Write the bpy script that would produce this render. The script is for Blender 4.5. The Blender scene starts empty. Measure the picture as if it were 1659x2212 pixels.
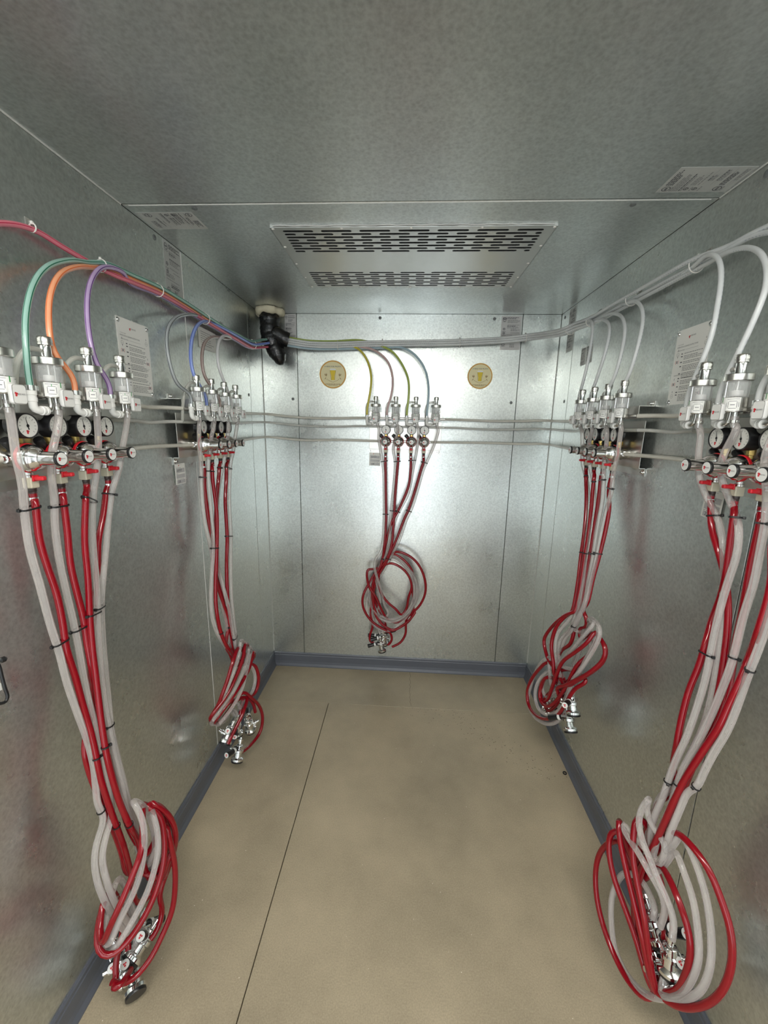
import bpy, bmesh, math, random
from mathutils import Vector, Matrix
random.seed(7)
S = bpy.context.scene
COL = S.collection
# ------------------------------------------------------------------ camera
W, H, D, REAR = 1.70, 2.2318, 2.4554, -0.95          # cold room: width, height, far wall, wall behind the viewer
FPX, PITCH, YAW, ROLL = 870.45, 0.205135, 0.053479, 0.018887
CAM = Vector((0.86565, 0.0, 1.59894))
_f = Vector((-math.sin(YAW)*math.cos(PITCH), math.cos(YAW)*math.cos(PITCH), -math.sin(PITCH)))
_r = _f.cross(Vector((0, 0, 1))).normalized()
_u = _r.cross(_f)
CR = _r*math.cos(ROLL) + _u*math.sin(ROLL)
CU = -_r*math.sin(ROLL) + _u*math.cos(ROLL)
cam_d = bpy.data.cameras.new('camera')
cam_d.sensor_fit = 'HORIZONTAL'; cam_d.sensor_width = 36.0; cam_d.lens = FPX/1659*36
cam_d.clip_start = 0.01; cam_d.clip_end = 50
cam = bpy.data.objects.new('camera', cam_d); COL.objects.link(cam)
cam.matrix_world = Matrix(((CR.x, CU.x, -_f.x, CAM.x), (CR.y, CU.y, -_f.y, CAM.y), (CR.z, CU.z, -_f.z, CAM.z), (0, 0, 0, 1)))
S.camera = cam
# ------------------------------------------------------------------ world, light, exposure
wd = bpy.data.worlds.new('world'); S.world = wd; wd.use_nodes = True
wd.node_tree.nodes['Background'].inputs[0].default_value = (0.5, 0.53, 0.55, 1)
wd.node_tree.nodes['Background'].inputs[1].default_value = 3.5
LAMP_STRENGTH = 16.0
DOOR = (0.30, 1.40, 2.05)                              # open doorway behind the viewer: x range, head height
LAMPS = [(0.85, 0.02)]                                  # ceiling lamps: centre x, y
port_d = bpy.data.lights.new('doorway_portal', 'AREA'); port_d.shape = 'RECTANGLE'; port_d.size = DOOR[1]-DOOR[0]; port_d.size_y = DOOR[2]
port_d.cycles.is_portal = True
port = bpy.data.objects.new('doorway_portal', port_d); COL.objects.link(port)
port.location = ((DOOR[0]+DOOR[1])/2, REAR-0.1, DOOR[2]/2); port.rotation_euler = (math.pi/2, 0, 0)
S.view_settings.view_transform = 'Standard'; S.view_settings.look = 'None'
S.view_settings.exposure = 0.66; S.view_settings.gamma = 1.0; S.view_settings.use_curve_mapping = False
S.cycles.use_denoising = True
S.cycles.max_bounces = 16; S.cycles.diffuse_bounces = 6; S.cycles.glossy_bounces = 8
S.cycles.transparent_max_bounces = 40; S.cycles.transmission_bounces = 8
S.cycles.sample_clamp_indirect = 6.0

def ray(u, v):
    return CR*((u-829.5)/FPX) + CU*((1106-v)/FPX) + _f
def on_plane(u, v, ax, val):
    d = ray(u, v); t = (val-CAM[ax])/d[ax]
    return CAM + d*t
def wall_pt(side, u, v, d):
    """point seen at photo position u, v that hangs d metres off the given wall"""
    if side == 'L': return on_plane(u, v, 0, d)
    if side == 'R': return on_plane(u, v, 0, W-d)
    if side == 'B': return on_plane(u, v, 1, D-d)
    if side == 'C': return on_plane(u, v, 2, H-d)
    return on_plane(u, v, 2, d)

# ------------------------------------------------------------------ materials
MAT = {}
def new_mat(name):
    m = bpy.data.materials.new(name); m.use_nodes = True
    nt = m.node_tree; b = nt.nodes['Principled BSDF']; MAT[name] = m
    return m, nt, b
def plain(name, col, rough=0.5, metal=0.0, spec=0.5, coat=0.0):
    m, nt, b = new_mat(name)
    b.inputs['Base Color'].default_value = (*col, 1); b.inputs['Roughness'].default_value = rough
    b.inputs['Metallic'].default_value = metal; b.inputs['Specular IOR Level'].default_value = spec
    b.inputs['Coat Weight'].default_value = coat; b.inputs['Coat Roughness'].default_value = 0.08
    n = nt.nodes.new('ShaderNodeTexNoise'); n.inputs['Scale'].default_value = 40
    r = nt.nodes.new('ShaderNodeMapRange'); r.inputs['To Min'].default_value = max(0.0, rough-0.04); r.inputs['To Max'].default_value = min(1, rough+0.05)
    c = nt.nodes.new('ShaderNodeTexCoord')
    nt.links.new(c.outputs['Object'], n.inputs['Vector']); nt.links.new(n.outputs['Fac'], r.inputs['Value']); nt.links.new(r.outputs['Result'], b.inputs['Roughness'])
    return m
def N(nt, t, **kw):
    n = nt.nodes.new(t)
    for k, v in kw.items():
        if k.startswith('_'): setattr(n, k[1:], v)
        else: n.inputs[k.replace('__', ' ')].default_value = v
    return n
def galvanised(name, col, rough, bump, scale=150.0, metal=0.90, grain=0.14):
    """embossed galvanised sheet: soft spangle, pebbled relief, scuffs"""
    m, nt, b = new_mat(name); L = nt.links.new
    geo = N(nt, 'ShaderNodeNewGeometry')
    v1 = N(nt, 'ShaderNodeTexNoise', Scale=scale, Detail=2.0, Roughness=0.6); L(geo.outputs['Position'], v1.inputs['Vector'])
    v3 = N(nt, 'ShaderNodeTexVoronoi', Scale=scale*0.55); L(geo.outputs['Position'], v3.inputs['Vector'])
    add = N(nt, 'ShaderNodeMath', _operation='MULTIPLY_ADD'); add.inputs[1].default_value = 0.5
    L(v3.outputs['Distance'], add.inputs[0]); L(v1.outputs['Fac'], add.inputs[2])
    soft = N(nt, 'ShaderNodeTexNoise', Scale=14.0, Detail=1.0); L(geo.outputs['Position'], soft.inputs['Vector'])
    bp = N(nt, 'ShaderNodeBump', Strength=bump, Distance=0.004); L(soft.outputs['Fac'], bp.inputs['Height']); L(bp.outputs['Normal'], b.inputs['Normal'])
    cl = N(nt, 'ShaderNodeTexNoise', Scale=5.0, Detail=5.0, Roughness=0.65); L(geo.outputs['Position'], cl.inputs['Vector'])
    pb = N(nt, 'ShaderNodeMath', _operation='MULTIPLY_ADD'); pb.inputs[1].default_value = 0.8; L(add.outputs[0], pb.inputs[0])
    ml = N(nt, 'ShaderNodeMath', _operation='MULTIPLY'); ml.inputs[1].default_value = 0.25; L(cl.outputs['Fac'], ml.inputs[0]); L(ml.outputs[0], pb.inputs[2])
    cr = N(nt, 'ShaderNodeValToRGB'); L(pb.outputs[0], cr.inputs['Fac'])
    e = cr.color_ramp.elements; e[0].position = 0.46; e[1].position = 0.94
    e[0].color = (*[c*(1-grain) for c in col], 1); e[1].color = (*[min(1, c*(1+grain)) for c in col], 1)
    L(cr.outputs['Color'], b.inputs['Base Color'])
    rr = N(nt, 'ShaderNodeMapRange'); rr.inputs['From Min'].default_value = 0.3; rr.inputs['From Max'].default_value = 0.7
    rr.inputs['To Min'].default_value = rough-0.05; rr.inputs['To Max'].default_value = rough+0.06
    L(cl.outputs['Fac'], rr.inputs['Value']); L(rr.outputs['Result'], b.inputs['Roughness'])
    b.inputs['Metallic'].default_value = metal
    return m
galvanised('galvanised_wall', (0.63, 0.66, 0.64), 0.295, 0.05)
galvanised('galvanised_ceiling', (0.60, 0.63, 0.62), 0.34, 0.05)
plain('sealant', (0.62, 0.62, 0.59), 0.5)
plain('seam_dark', (0.05, 0.055, 0.055), 0.6)
def concrete(name, col):
    m, nt, b = new_mat(name); L = nt.links.new
    geo = N(nt, 'ShaderNodeNewGeometry')
    big = N(nt, 'ShaderNodeTexNoise', Scale=2.3, Detail=5.0, Roughness=0.6); L(geo.outputs['Position'], big.inputs['Vector'])
    fine = N(nt, 'ShaderNodeTexNoise', Scale=240.0, Detail=3.0, Roughness=0.7); L(geo.outputs['Position'], fine.inputs['Vector'])
    mx = N(nt, 'ShaderNodeMath', _operation='MULTIPLY_ADD'); mx.inputs[1].default_value = 0.55
    L(big.outputs['Fac'], mx.inputs[0]); ml = N(nt, 'ShaderNodeMath', _operation='MULTIPLY'); ml.inputs[1].default_value = 0.45
    L(fine.outputs['Fac'], ml.inputs[0]); L(ml.outputs[0], mx.inputs[2])
    cr = N(nt, 'ShaderNodeValToRGB'); L(mx.outputs[0], cr.inputs['Fac'])
    e = cr.color_ramp.elements; e[0].position = 0.34; e[1].position = 0.66
    e[0].color = (*[c*0.70 for c in col], 1); e[1].color = (*[c*1.24 for c in col], 1)
    vo = N(nt, 'ShaderNodeTexVoronoi', Scale=26.0); L(geo.outputs['Position'], vo.inputs['Vector'])
    ls = N(nt, 'ShaderNodeMath', _operation='LESS_THAN'); ls.inputs[1].default_value = 0.045; L(vo.outputs['Distance'], ls.inputs[0])
    wn = N(nt, 'ShaderNodeTexWhiteNoise'); L(vo.outputs['Position'], wn.inputs['Vector'])
    g = N(nt, 'ShaderNodeMath', _operation='GREATER_THAN'); g.inputs[1].default_value = 0.72; L(wn.outputs['Value'], g.inputs[0])
    mm = N(nt, 'ShaderNodeMath', _operation='MULTIPLY'); L(ls.outputs[0], mm.inputs[0]); L(g.outputs[0], mm.inputs[1])
    mix = N(nt, 'ShaderNodeMixRGB'); mix.inputs['Color2'].default_value = (0.72, 0.68, 0.58, 1); L(mm.outputs[0], mix.inputs['Fac']); L(cr.outputs['Color'], mix.inputs['Color1'])
    L(mix.outputs['Color'], b.inputs['Base Color'])
    bp = N(nt, 'ShaderNodeBump', Strength=0.12, Distance=0.0008); L(fine.outputs['Fac'], bp.inputs['Height']); L(bp.outputs['Normal'], b.inputs['Normal'])
    rr = N(nt, 'ShaderNodeMapRange'); rr.inputs['To Min'].default_value = 0.34; rr.inputs['To Max'].default_value = 0.5
    L(big.outputs['Fac'], rr.inputs['Value']); L(rr.outputs['Result'], b.inputs['Roughness'])
    return m
concrete('concrete', (0.43, 0.36, 0.25))
concrete('concrete_strip', (0.40, 0.337, 0.236))
plain('vinyl_base', (0.115, 0.125, 0.15), 0.35)
plain('white_paper', (0.87, 0.87, 0.83), 0.55)
plain('plug_grey', (0.16, 0.17, 0.17), 0.4)
plain('white_plastic', (0.78, 0.78, 0.75), 0.4)
m, nt, b = new_mat('lamp_glow'); b.inputs['Base Color'].default_value = (0.9, 0.9, 0.9, 1)
b.inputs['Emission Color'].default_value = (1.0, 0.96, 0.90, 1); b.inputs['Emission Strength'].default_value = LAMP_STRENGTH

# ------------------------------------------------------------------ mesh helpers
class MB:
    """collects faces; build() links them as ONE mesh object"""
    def __init__(s): s.v = []; s.f = []; s.sm = []; s.uv = {}
    def face(s, idx, sm=False, uv=None):
        if uv: s.uv[len(s.f)] = uv
        s.f.append(idx); s.sm.append(sm)
    def box(s, lo, hi, mtx=None):
        x0, y0, z0 = lo; x1, y1, z1 = hi; b0 = len(s.v)
        P = [Vector(p) for p in ((x0,y0,z0),(x1,y0,z0),(x1,y1,z0),(x0,y1,z0),(x0,y0,z1),(x1,y0,z1),(x1,y1,z1),(x0,y1,z1))]
        if mtx: P = [mtx @ p for p in P]
        s.v += P
        for q in ((0,3,2,1),(4,5,6,7),(0,1,5,4),(1,2,6,5),(2,3,7,6),(3,0,4,7)): s.face([b0+i for i in q])
        return s
    def bevel_box(s, lo, hi, c, mtx=None):
        """box with every edge chamfered by c"""
        bm = bmesh.new(); bmesh.ops.create_cube(bm, size=1)
        for v in bm.verts: v.co = Vector([(lo[i]+hi[i])/2 + v.co[i]*(hi[i]-lo[i]) for i in range(3)])
        bmesh.ops.bevel(bm, geom=bm.edges[:], offset=c, segments=1, affect='EDGES')
        b0 = len(s.v)
        s.v += [(mtx @ v.co) if mtx else v.co.copy() for v in bm.verts]
        bm.verts.index_update()
        for f in bm.faces: s.face([b0+v.index for v in f.verts])
        bm.free(); return s
    def lathe(s, prof, seg=24, o=(0,0,0), axis=(0,0,1), cap=True, sharp=True):
        """prof: (radius, height) pairs along axis from o"""
        A = Vector(axis).normalized(); t = Vector((1,0,0)) if abs(A.x) < 0.9 else Vector((0,1,0))
        X = (t - A*t.dot(A)).normalized(); Y = A.cross(X); O = Vector(o)
        rings = []
        for r, h in prof:
            b0 = len(s.v)
            for k in range(seg):
                a = 2*math.pi*k/seg
                s.v.append(O + A*h + (X*math.cos(a)+Y*math.sin(a))*r)
            rings.append(b0)
        for i in range(len(rings)-1):
            a0, b0 = rings[i], rings[i+1]
            for k in range(seg):
                k2 = (k+1) % seg
                s.face([a0+k, a0+k2, b0+k2, b0+k], True)
        if cap:
            if prof[0][0] > 1e-6: s.face([rings[0]+k for k in range(seg)][::-1])
            if prof[-1][0] > 1e-6: s.face([rings[-1]+k for k in range(seg)])
        return s
    def cyl(s, p0, p1, r0, r1=None, seg=16):
        p0, p1 = Vector(p0), Vector(p1); d = p1-p0
        return s.lathe([(r0, 0), (r0 if r1 is None else r1, d.length)], seg, p0, d)
    def tube(s, pts, r, seg=10, cap=True, closed=False):
        """swept tube with uv (u around, v along in metres); r may be a list"""
        pts = [Vector(p) for p in pts]; n = len(pts)
        T = []
        for i in range(n):
            a = pts[i-1] if (i or closed) else pts[i]; c = pts[(i+1) % n] if (i < n-1 or closed) else pts[i]
            t = c-a; T.append(t.normalized() if t.length > 1e-9 else Vector((0,0,1)))
        t = Vector((0,0,1)) if abs(T[0].z) < 0.9 else Vector((1,0,0))
        X = (t - T[0]*t.dot(T[0])).normalized(); rings = []; L = 0; Ls = []
        for i in range(n):
            X = (X - T[i]*X.dot(T[i])).normalized(); Y = T[i].cross(X)
            if i: L += (pts[i]-pts[i-1]).length
            Ls.append(L); ri = r[i] if isinstance(r, (list, tuple)) else r
            rings.append(len(s.v))
            for k in range(seg):
                a = 2*math.pi*k/seg
                s.v.append(pts[i] + (X*math.cos(a)+Y*math.sin(a))*ri)
        for i in range(n if closed else n-1):
            a0, b0 = rings[i], rings[(i+1) % n]; l0 = Ls[i]; l1 = Ls[i+1] if i < n-1 else L+0.01
            for k in range(seg):
                k2 = (k+1) % seg
                s.face([a0+k, a0+k2, b0+k2, b0+k], True, [(k/seg, l0), ((k+1)/seg, l0), ((k+1)/seg, l1), (k/seg, l1)])
        if cap and not closed:
            s.face([rings[0]+k for k in range(seg)][::-1]); s.face([rings[-1]+k for k in range(seg)])
        return s
    def disc(s, c, nrm, r, seg=24):
        return s.lathe([(r, 0)], seg, c, nrm, cap=False) if False else s._disc(c, nrm, r, seg)
    def _disc(s, c, nrm, r, seg):
        A = Vector(nrm).normalized(); t = Vector((1,0,0)) if abs(A.x) < 0.9 else Vector((0,1,0))
        X = (t - A*t.dot(A)).normalized(); Y = A.cross(X); b0 = len(s.v)
        for k in range(seg):
            a = 2*math.pi*k/seg; s.v.append(Vector(c)+(X*math.cos(a)+Y*math.sin(a))*r)
        s.face(list(range(b0, b0+seg))); return s
    def quad(s, a, b, c, d):
        b0 = len(s.v); s.v += [Vector(p) for p in (a,b,c,d)]; s.face([b0,b0+1,b0+2,b0+3]); return s
    def prism(s, poly, y0, y1):
        """polygon in x,z extruded along y"""
        n = len(poly); b0 = len(s.v)
        s.v += [Vector((x,y0,z)) for x,z in poly] + [Vector((x,y1,z)) for x,z in poly]
        s.face([b0+i for i in range(n)]); s.face([b0+n+i for i in range(n)][::-1])
        for i in range(n):
            j = (i+1) % n; s.face([b0+j, b0+i, b0+n+i, b0+n+j])
        return s
    def mesh(s, name, mat):
        me = bpy.data.meshes.new(name); me.from_pydata([tuple(p) for p in s.v], [], s.f)
        me.polygons.foreach_set('use_smooth', s.sm)
        if s.uv:
            ul = me.uv_layers.new(name='uv')
            for fi, uv in s.uv.items():
                for li, c in zip(me.polygons[fi].loop_indices, uv): ul.data[li].uv = c
        me.materials.append(MAT[mat]); me.update()
        if any(s.sm): me.set_sharp_from_angle(angle=math.radians(42))
        return me
    def build(s, name, mat, parent=None):
        o = bpy.data.objects.new(name, s.mesh(name, mat)); COL.objects.link(o)
        if parent: o.parent = parent
        if name in PRINT: o['kind'] = 'stuff'
        return o
PRINT = ('bold_print', 'small_print', 'label_print', 'label_tick', 'dial_marks', 'red_marks', 'print', 'wheat_ears', 'glass_edge')
def tag(o, label, cat, group=None):
    o['label'] = label; o['category'] = cat
    if group: o['group'] = group
    return o
def empty(name, loc, rz=0.0):
    o = bpy.data.objects.new(name, None); COL.objects.link(o); o.empty_display_size = 0.02
    o.location = loc; o.rotation_euler = (0, 0, rz); return o
def structure(o):
    o['kind'] = 'structure'; return o
def link_child(name, me, parent, loc=None):
    o = bpy.data.objects.new(name, me); COL.objects.link(o); o.parent = parent
    if loc: o.location = loc
    return o
def dup(root, loc, rz, label, group):
    r = root.copy(); COL.objects.link(r); r.location = loc; r.rotation_euler = (0, 0, rz)
    r['label'] = label; r['group'] = group
    for ch in list(root.children):
        c = ch.copy(); COL.objects.link(c); c.parent = r
        for g in list(ch.children):
            k = g.copy(); COL.objects.link(k); k.parent = c
    return r

# ------------------------------------------------------------------ the room
def panels(parent, side, cuts, mat, lo, hi):
    """sheet-metal panels with open seams; cuts along the wall"""
    g = 0.0014
    for a, c in zip(cuts[:-1], cuts[1:]):
        b = MB()
        if side == 'L': b.bevel_box((-0.02, a+g, lo), (0, c-g, hi), 0.0012)
        if side == 'R': b.bevel_box((W, a+g, lo), (W+0.02, c-g, hi), 0.0012)
        if side == 'B': b.bevel_box((a+g, D, lo), (c-g, D+0.02, hi), 0.0012)
        if side == 'C': b.bevel_box((lo, a+g*1.6, H), (hi, c-g*1.6, H+0.02), 0.0015)
        if side == 'F': b.bevel_box((a+g, REAR-0.02, lo), (c-g, REAR, hi), 0.0012)
        b.build('wall_panel' if side != 'C' else 'ceiling_panel', mat, parent)
wl = structure(MB().box((-0.08, REAR-0.08, -0.06), (-0.0195, D+0.08, H+0.08)).build('wall_left', 'seam_dark'))
wr = structure(MB().box((W+0.0195, REAR-0.08, -0.06), (W+0.08, D+0.08, H+0.08)).build('wall_right', 'seam_dark'))
wb = structure(MB().box((-0.0195, D+0.0195, -0.06), (W+0.0195, D+0.08, H+0.08)).build('wall_back', 'seam_dark'))
wf = structure(MB().box((-0.0195, REAR-0.08, -0.06), (DOOR[0], REAR-0.0195, H+0.08)).box((DOOR[1], REAR-0.08, -0.06), (W+0.0195, REAR-0.0195, H+0.08))
               .box((DOOR[0], REAR-0.08, DOOR[2]), (DOOR[1], REAR-0.0195, H+0.08)).build('wall_front', 'seam_dark'))   # open doorway behind the viewer
ce = structure(MB().box((-0.0195, REAR-0.0195, H+0.0195), (W+0.0195, D+0.0195, H+0.08)).build('ceiling', 'seam_dark'))
panels(wl, 'L', (REAR-0.02, 0.45, 1.621, 2.253, D+0.02), 'galvanised_wall', 0, H)
panels(wr, 'R', (REAR-0.02, -0.26, 0.989, 2.247, D+0.02), 'galvanised_wall', 0, H)
panels(wb, 'B', (0.0, 0.210, 1.489, W), 'galvanised_wall', 0, H)
panels(wf, 'F', (0.0, DOOR[0]), 'galvanised_wall', 0, H)
panels(wf, 'F', (DOOR[1], W), 'galvanised_wall', 0, H)
panels(wf, 'F', (DOOR[0], DOOR[1]), 'galvanised_wall', DOOR[2], H)
panels(ce, 'C', (REAR, 0.06, 1.304, D), 'galvanised_ceiling', 0.0, W)
fl = structure(MB().box((-0.0195, REAR-0.0195, -0.06), (W+0.0195, D+0.0195, -0.02)).build('floor', 'seam_dark'))
g = 0.0016
for lo, hi, mt in (((0.0, REAR), (0.447-g, 2.085-g*0.5), 'concrete'), ((0.447+g, REAR), (W, 2.085-g*0.5), 'concrete'), ((0.0, 2.085+g*0.5), (W, D), 'concrete_strip')):
    MB().bevel_box((lo[0], lo[1], -0.03), (hi[0], hi[1], 0.0), 0.0012).build('floor_slab', mt, fl)
# coved vinyl baseboards
def baseboard(name, p0, p1, inward):
    prof = [(0.0, 0.0), (0.021, 0.0), (0.020, 0.006), (0.0125, 0.018), (0.0095, 0.034), (0.0095, 0.076), (0.0075, 0.079), (0.0075, 0.090), (0.004, 0.0955), (0.0, 0.0955)]
    p0, p1, n = Vector(p0), Vector(p1), Vector(inward)
    b = MB(); k = len(prof)
    for p in (p0, p1):
        for d, z in prof: b.v.append(p + n*d + Vector((0, 0, z)))
    for i in range(k): j = (i+1) % k; b.face([i, j, k+j, k+i])
    b.face(list(range(k))[::-1]); b.face(list(range(k, 2*k)))
    return structure(b.build(name, 'vinyl_base'))
bl = baseboard('baseboard_left', (0, REAR, 0), (0, D, 0), (1, 0, 0))
br = baseboard('baseboard_right', (W, REAR, 0), (W, D, 0), (-1, 0, 0))
bb = baseboard('baseboard_back', (0.045, D, 0), (W-0.055, D, 0), (0, -1, 0))
for x0, x1 in ((0.0, 0.0442), (W-0.0542, W)):
    c = baseboard('corner_piece', (x0, D, 0), (x1, D, 0), (0, -1.04, 0)); del c['kind']; c.parent = bb
# pale sealant beads along joints
def bead(parent, p0, p1, r=0.0018): MB().cyl(p0, p1, r, seg=8).build('seam_bead', 'sealant', parent)
bead(wl, (0.0002, 1.621, 0.1), (0.0002, 1.621, H-0.004)); bead(ce, (0.003, 0.1, H-0.0015), (0.003, 1.298, H-0.0015), 0.0022); bead(ce, (W-0.003, 0.1, H-0.0015), (W-0.003, 1.3, H-0.0015), 0.002)
bead(ce, (0.02, 1.3085, H-0.0004), (W-0.02, 1.3085, H-0.0004), 0.0017); bead(wb, (0.0015, D-0.0015, 0.1), (0.0015, D-0.0015, 1.95), 0.0016); bead(wb, (W-0.0015, D-0.0015, 0.1), (W-0.0015, D-0.0015, 2.05), 0.0016)
# cover plugs over the panel locks
def plug(parent, c, nrm, r=0.0085):
    MB().lathe([(r, -0.001), (r, 0.0016), (r*0.8, 0.0026), (r*0.1, 0.003)], 16, c, nrm).build('cover_plug', 'plug_grey', parent)
for x, z in ((0.691, 2.21), (1.332, 2.208), (0.178, 1.759), (1.46, 1.757)): plug(wb, (x, D, z), (0, -1, 0))
for y, z in ((2.405, 2.204), (2.29, 1.757), (1.151, 2.208)): plug(wr, (W, y, z), (-1, 0, 0))
for y, z in ((1.461, 2.21), (2.225, 1.762)): plug(wl, (0, y, z), (1, 0, 0))
for x, y in ((1.484, 1.333), (0.21, 1.329)): plug(ce, (x, y, H), (0, 0, -1))
# ceiling lamp (vapour-tight batten, behind and above the viewer)
for i, (x, y) in enumerate(LAMPS):
    L = empty('ceiling_lamp', (x, y, H))
    tag(L, 'wide white enclosed ceiling lamp above the viewer', 'lamp')
    MB().bevel_box((-0.64, -0.14, -0.030), (0.64, 0.14, -0.0005), 0.008).build('housing', 'white_plastic', L)
    MB().bevel_box((-0.62, -0.125, -0.055), (0.62, 0.125, -0.0305), 0.012).build('diffuser', 'lamp_glow', L)
# ------------------------------------------------------------------ more materials
plain('chrome', (0.78, 0.78, 0.77), 0.10, 1.0)
plain('steel', (0.66, 0.65, 0.62), 0.24, 1.0)
plain('panel_steel', (0.62, 0.61, 0.58), 0.30, 1.0)
plain('brass', (0.62, 0.46, 0.16), 0.28, 1.0)
plain('black_plastic', (0.012, 0.012, 0.013), 0.32)
plain('black_nylon', (0.010, 0.010, 0.011), 0.42)
plain('dark_barb', (0.035, 0.022, 0.02), 0.35)
plain('ivory_plastic', (0.62, 0.58, 0.45), 0.45)
plain('red_plastic', (0.58, 0.012, 0.022), 0.30)
plain('red_print', (0.60, 0.03, 0.04), 0.5)
plain('dark_print', (0.10, 0.10, 0.11), 0.5)
plain('mid_print', (0.30, 0.30, 0.30), 0.5)
plain('grey_field', (0.55, 0.55, 0.55), 0.55)
plain('green_print', (0.05, 0.30, 0.08), 0.5)
plain('dial_white', (0.80, 0.79, 0.74), 0.4, coat=0.6)
plain('label_grey', (0.62, 0.62, 0.60), 0.45)
plain('spec_paper', (0.52, 0.53, 0.51), 0.42)
plain('bright_spec_paper', (0.62, 0.61, 0.60), 0.5)
plain('foam_cream', (0.66, 0.61, 0.46), 0.75)
plain('white_nylon', (0.78, 0.76, 0.72), 0.4)
plain('sticker_cream', (0.84, 0.76, 0.46), 0.45)
plain('sticker_orange', (0.72, 0.34, 0.05), 0.45)
plain('beer_yellow', (0.78, 0.58, 0.03), 0.45)
plain('beer_edge', (0.36, 0.25, 0.02), 0.45)
plain('wheat_brown', (0.38, 0.26, 0.10), 0.5)
plain('shade_black', (0.008, 0.008, 0.009), 0.7)
plain('aluminium', (0.62, 0.62, 0.60), 0.34, 1.0)
plain('caulk', (0.60, 0.61, 0.60), 0.6)
plain('speck', (0.10, 0.085, 0.06), 0.7)
m, nt, b = new_mat('black_tape'); L = nt.links.new
b.inputs['Base Color'].default_value = (0.008, 0.008, 0.009, 1); b.inputs['Roughness'].default_value = 0.2
tc = N(nt, 'ShaderNodeTexCoord'); w = N(nt, 'ShaderNodeTexNoise', Scale=34.0, Detail=4.0); L(tc.outputs['Object'], w.inputs['Vector'])
bp = N(nt, 'ShaderNodeBump', Strength=0.6, Distance=0.006); L(w.outputs['Fac'], bp.inputs['Height']); L(bp.outputs['Normal'], b.inputs['Normal'])
def hose_mat(name, col, rough=0.16, clear=0.0, stripe=None, dashes=None, sss=0.0):
    """soft vinyl tube; clear = share of light passing straight through; stripe/dashes are printed on the tube (uv)"""
    m, nt, b = new_mat(name); L = nt.links.new
    b.inputs['Roughness'].default_value = rough; b.inputs['Specular IOR Level'].default_value = 0.5
    tc = N(nt, 'ShaderNodeTexCoord'); sep = N(nt, 'ShaderNodeSeparateXYZ'); L(tc.outputs['UV'], sep.inputs['Vector'])
    ns = N(nt, 'ShaderNodeTexNoise', Scale=30.0, Detail=2.0); L(tc.outputs['Object'], ns.inputs['Vector'])
    cr = N(nt, 'ShaderNodeValToRGB'); L(ns.outputs['Fac'], cr.inputs['Fac'])
    cr.color_ramp.elements[0].color = (*[c*0.88 for c in col], 1); cr.color_ramp.elements[1].color = (*[min(1, c*1.1) for c in col], 1)
    out = cr.outputs['Color']
    def band(axis, mul, width, off=0.0):
        a = N(nt, 'ShaderNodeMath', _operation='MULTIPLY_ADD'); a.inputs[1].default_value = mul; a.inputs[2].default_value = off; L(sep.outputs[axis], a.inputs[0])
        f = N(nt, 'ShaderNodeMath', _operation='FRACT'); L(a.outputs[0], f.inputs[0])
        l = N(nt, 'ShaderNodeMath', _operation='LESS_THAN'); l.inputs[1].default_value = width; L(f.outputs[0], l.inputs[0]); return l.outputs[0]
    def over(fac, c2, prev):
        mx = N(nt, 'ShaderNodeMixRGB'); mx.inputs['Color2'].default_value = (*c2, 1); L(fac, mx.inputs['Fac']); L(prev, mx.inputs['Color1']); return mx.outputs['Color']
    if stripe: out = over(band('X', 4.0, 0.20), stripe, out)
    if dashes:
        mm = N(nt, 'ShaderNodeMath', _operation='MULTIPLY'); L(band('X', 2.0, 0.12, 0.3), mm.inputs[0]); L(band('Y', 90.0, 0.5), mm.inputs[1])
        m2 = N(nt, 'ShaderNodeMath', _operation='MULTIPLY'); L(mm.outputs[0], m2.inputs[0]); L(band('Y', 3.0, 0.6), m2.inputs[1])
        out = over(m2.outputs[0], dashes, out)
    L(out, b.inputs['Base Color'])
    if sss: b.inputs['Subsurface Weight'].default_value = sss; b.inputs['Subsurface Radius'].default_value = (0.01, 0.008, 0.007)
    if clear:
        tr = N(nt, 'ShaderNodeBsdfTransparent'); mix = N(nt, 'ShaderNodeMixShader'); mix.inputs[0].default_value = clear
        fr_ = N(nt, 'ShaderNodeFresnel', IOR=1.55); mr = N(nt, 'ShaderNodeMapRange'); mr.inputs['From Min'].default_value = 0.045; mr.inputs['From Max'].default_value = 0.4
        mr.inputs['To Min'].default_value = clear; mr.inputs['To Max'].default_value = clear*0.25; L(fr_.outputs[0], mr.inputs['Value']); L(mr.outputs['Result'], mix.inputs[0])
        L(b.outputs[0], mix.inputs[1]); L(tr.outputs[0], mix.inputs[2]); L(mix.outputs[0], nt.nodes['Material Output'].inputs['Surface'])
    return m
hose_mat('red_vinyl', (0.25, 0.0025, 0.009), 0.11)
hose_mat('clear_vinyl', (0.72, 0.67, 0.64), 0.10, 0.70)
hose_mat('vent_vinyl', (0.68, 0.68, 0.62), 0.14, 0.6)
hose_mat('white_poly', (0.74, 0.76, 0.76), 0.22, 0.15, None, (0.50, 0.53, 0.58))
hose_mat('gas_poly', (0.66, 0.64, 0.57), 0.30, 0.05)
hose_mat('pale_gas_poly', (0.66, 0.66, 0.62), 0.22, 0.25)
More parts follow.
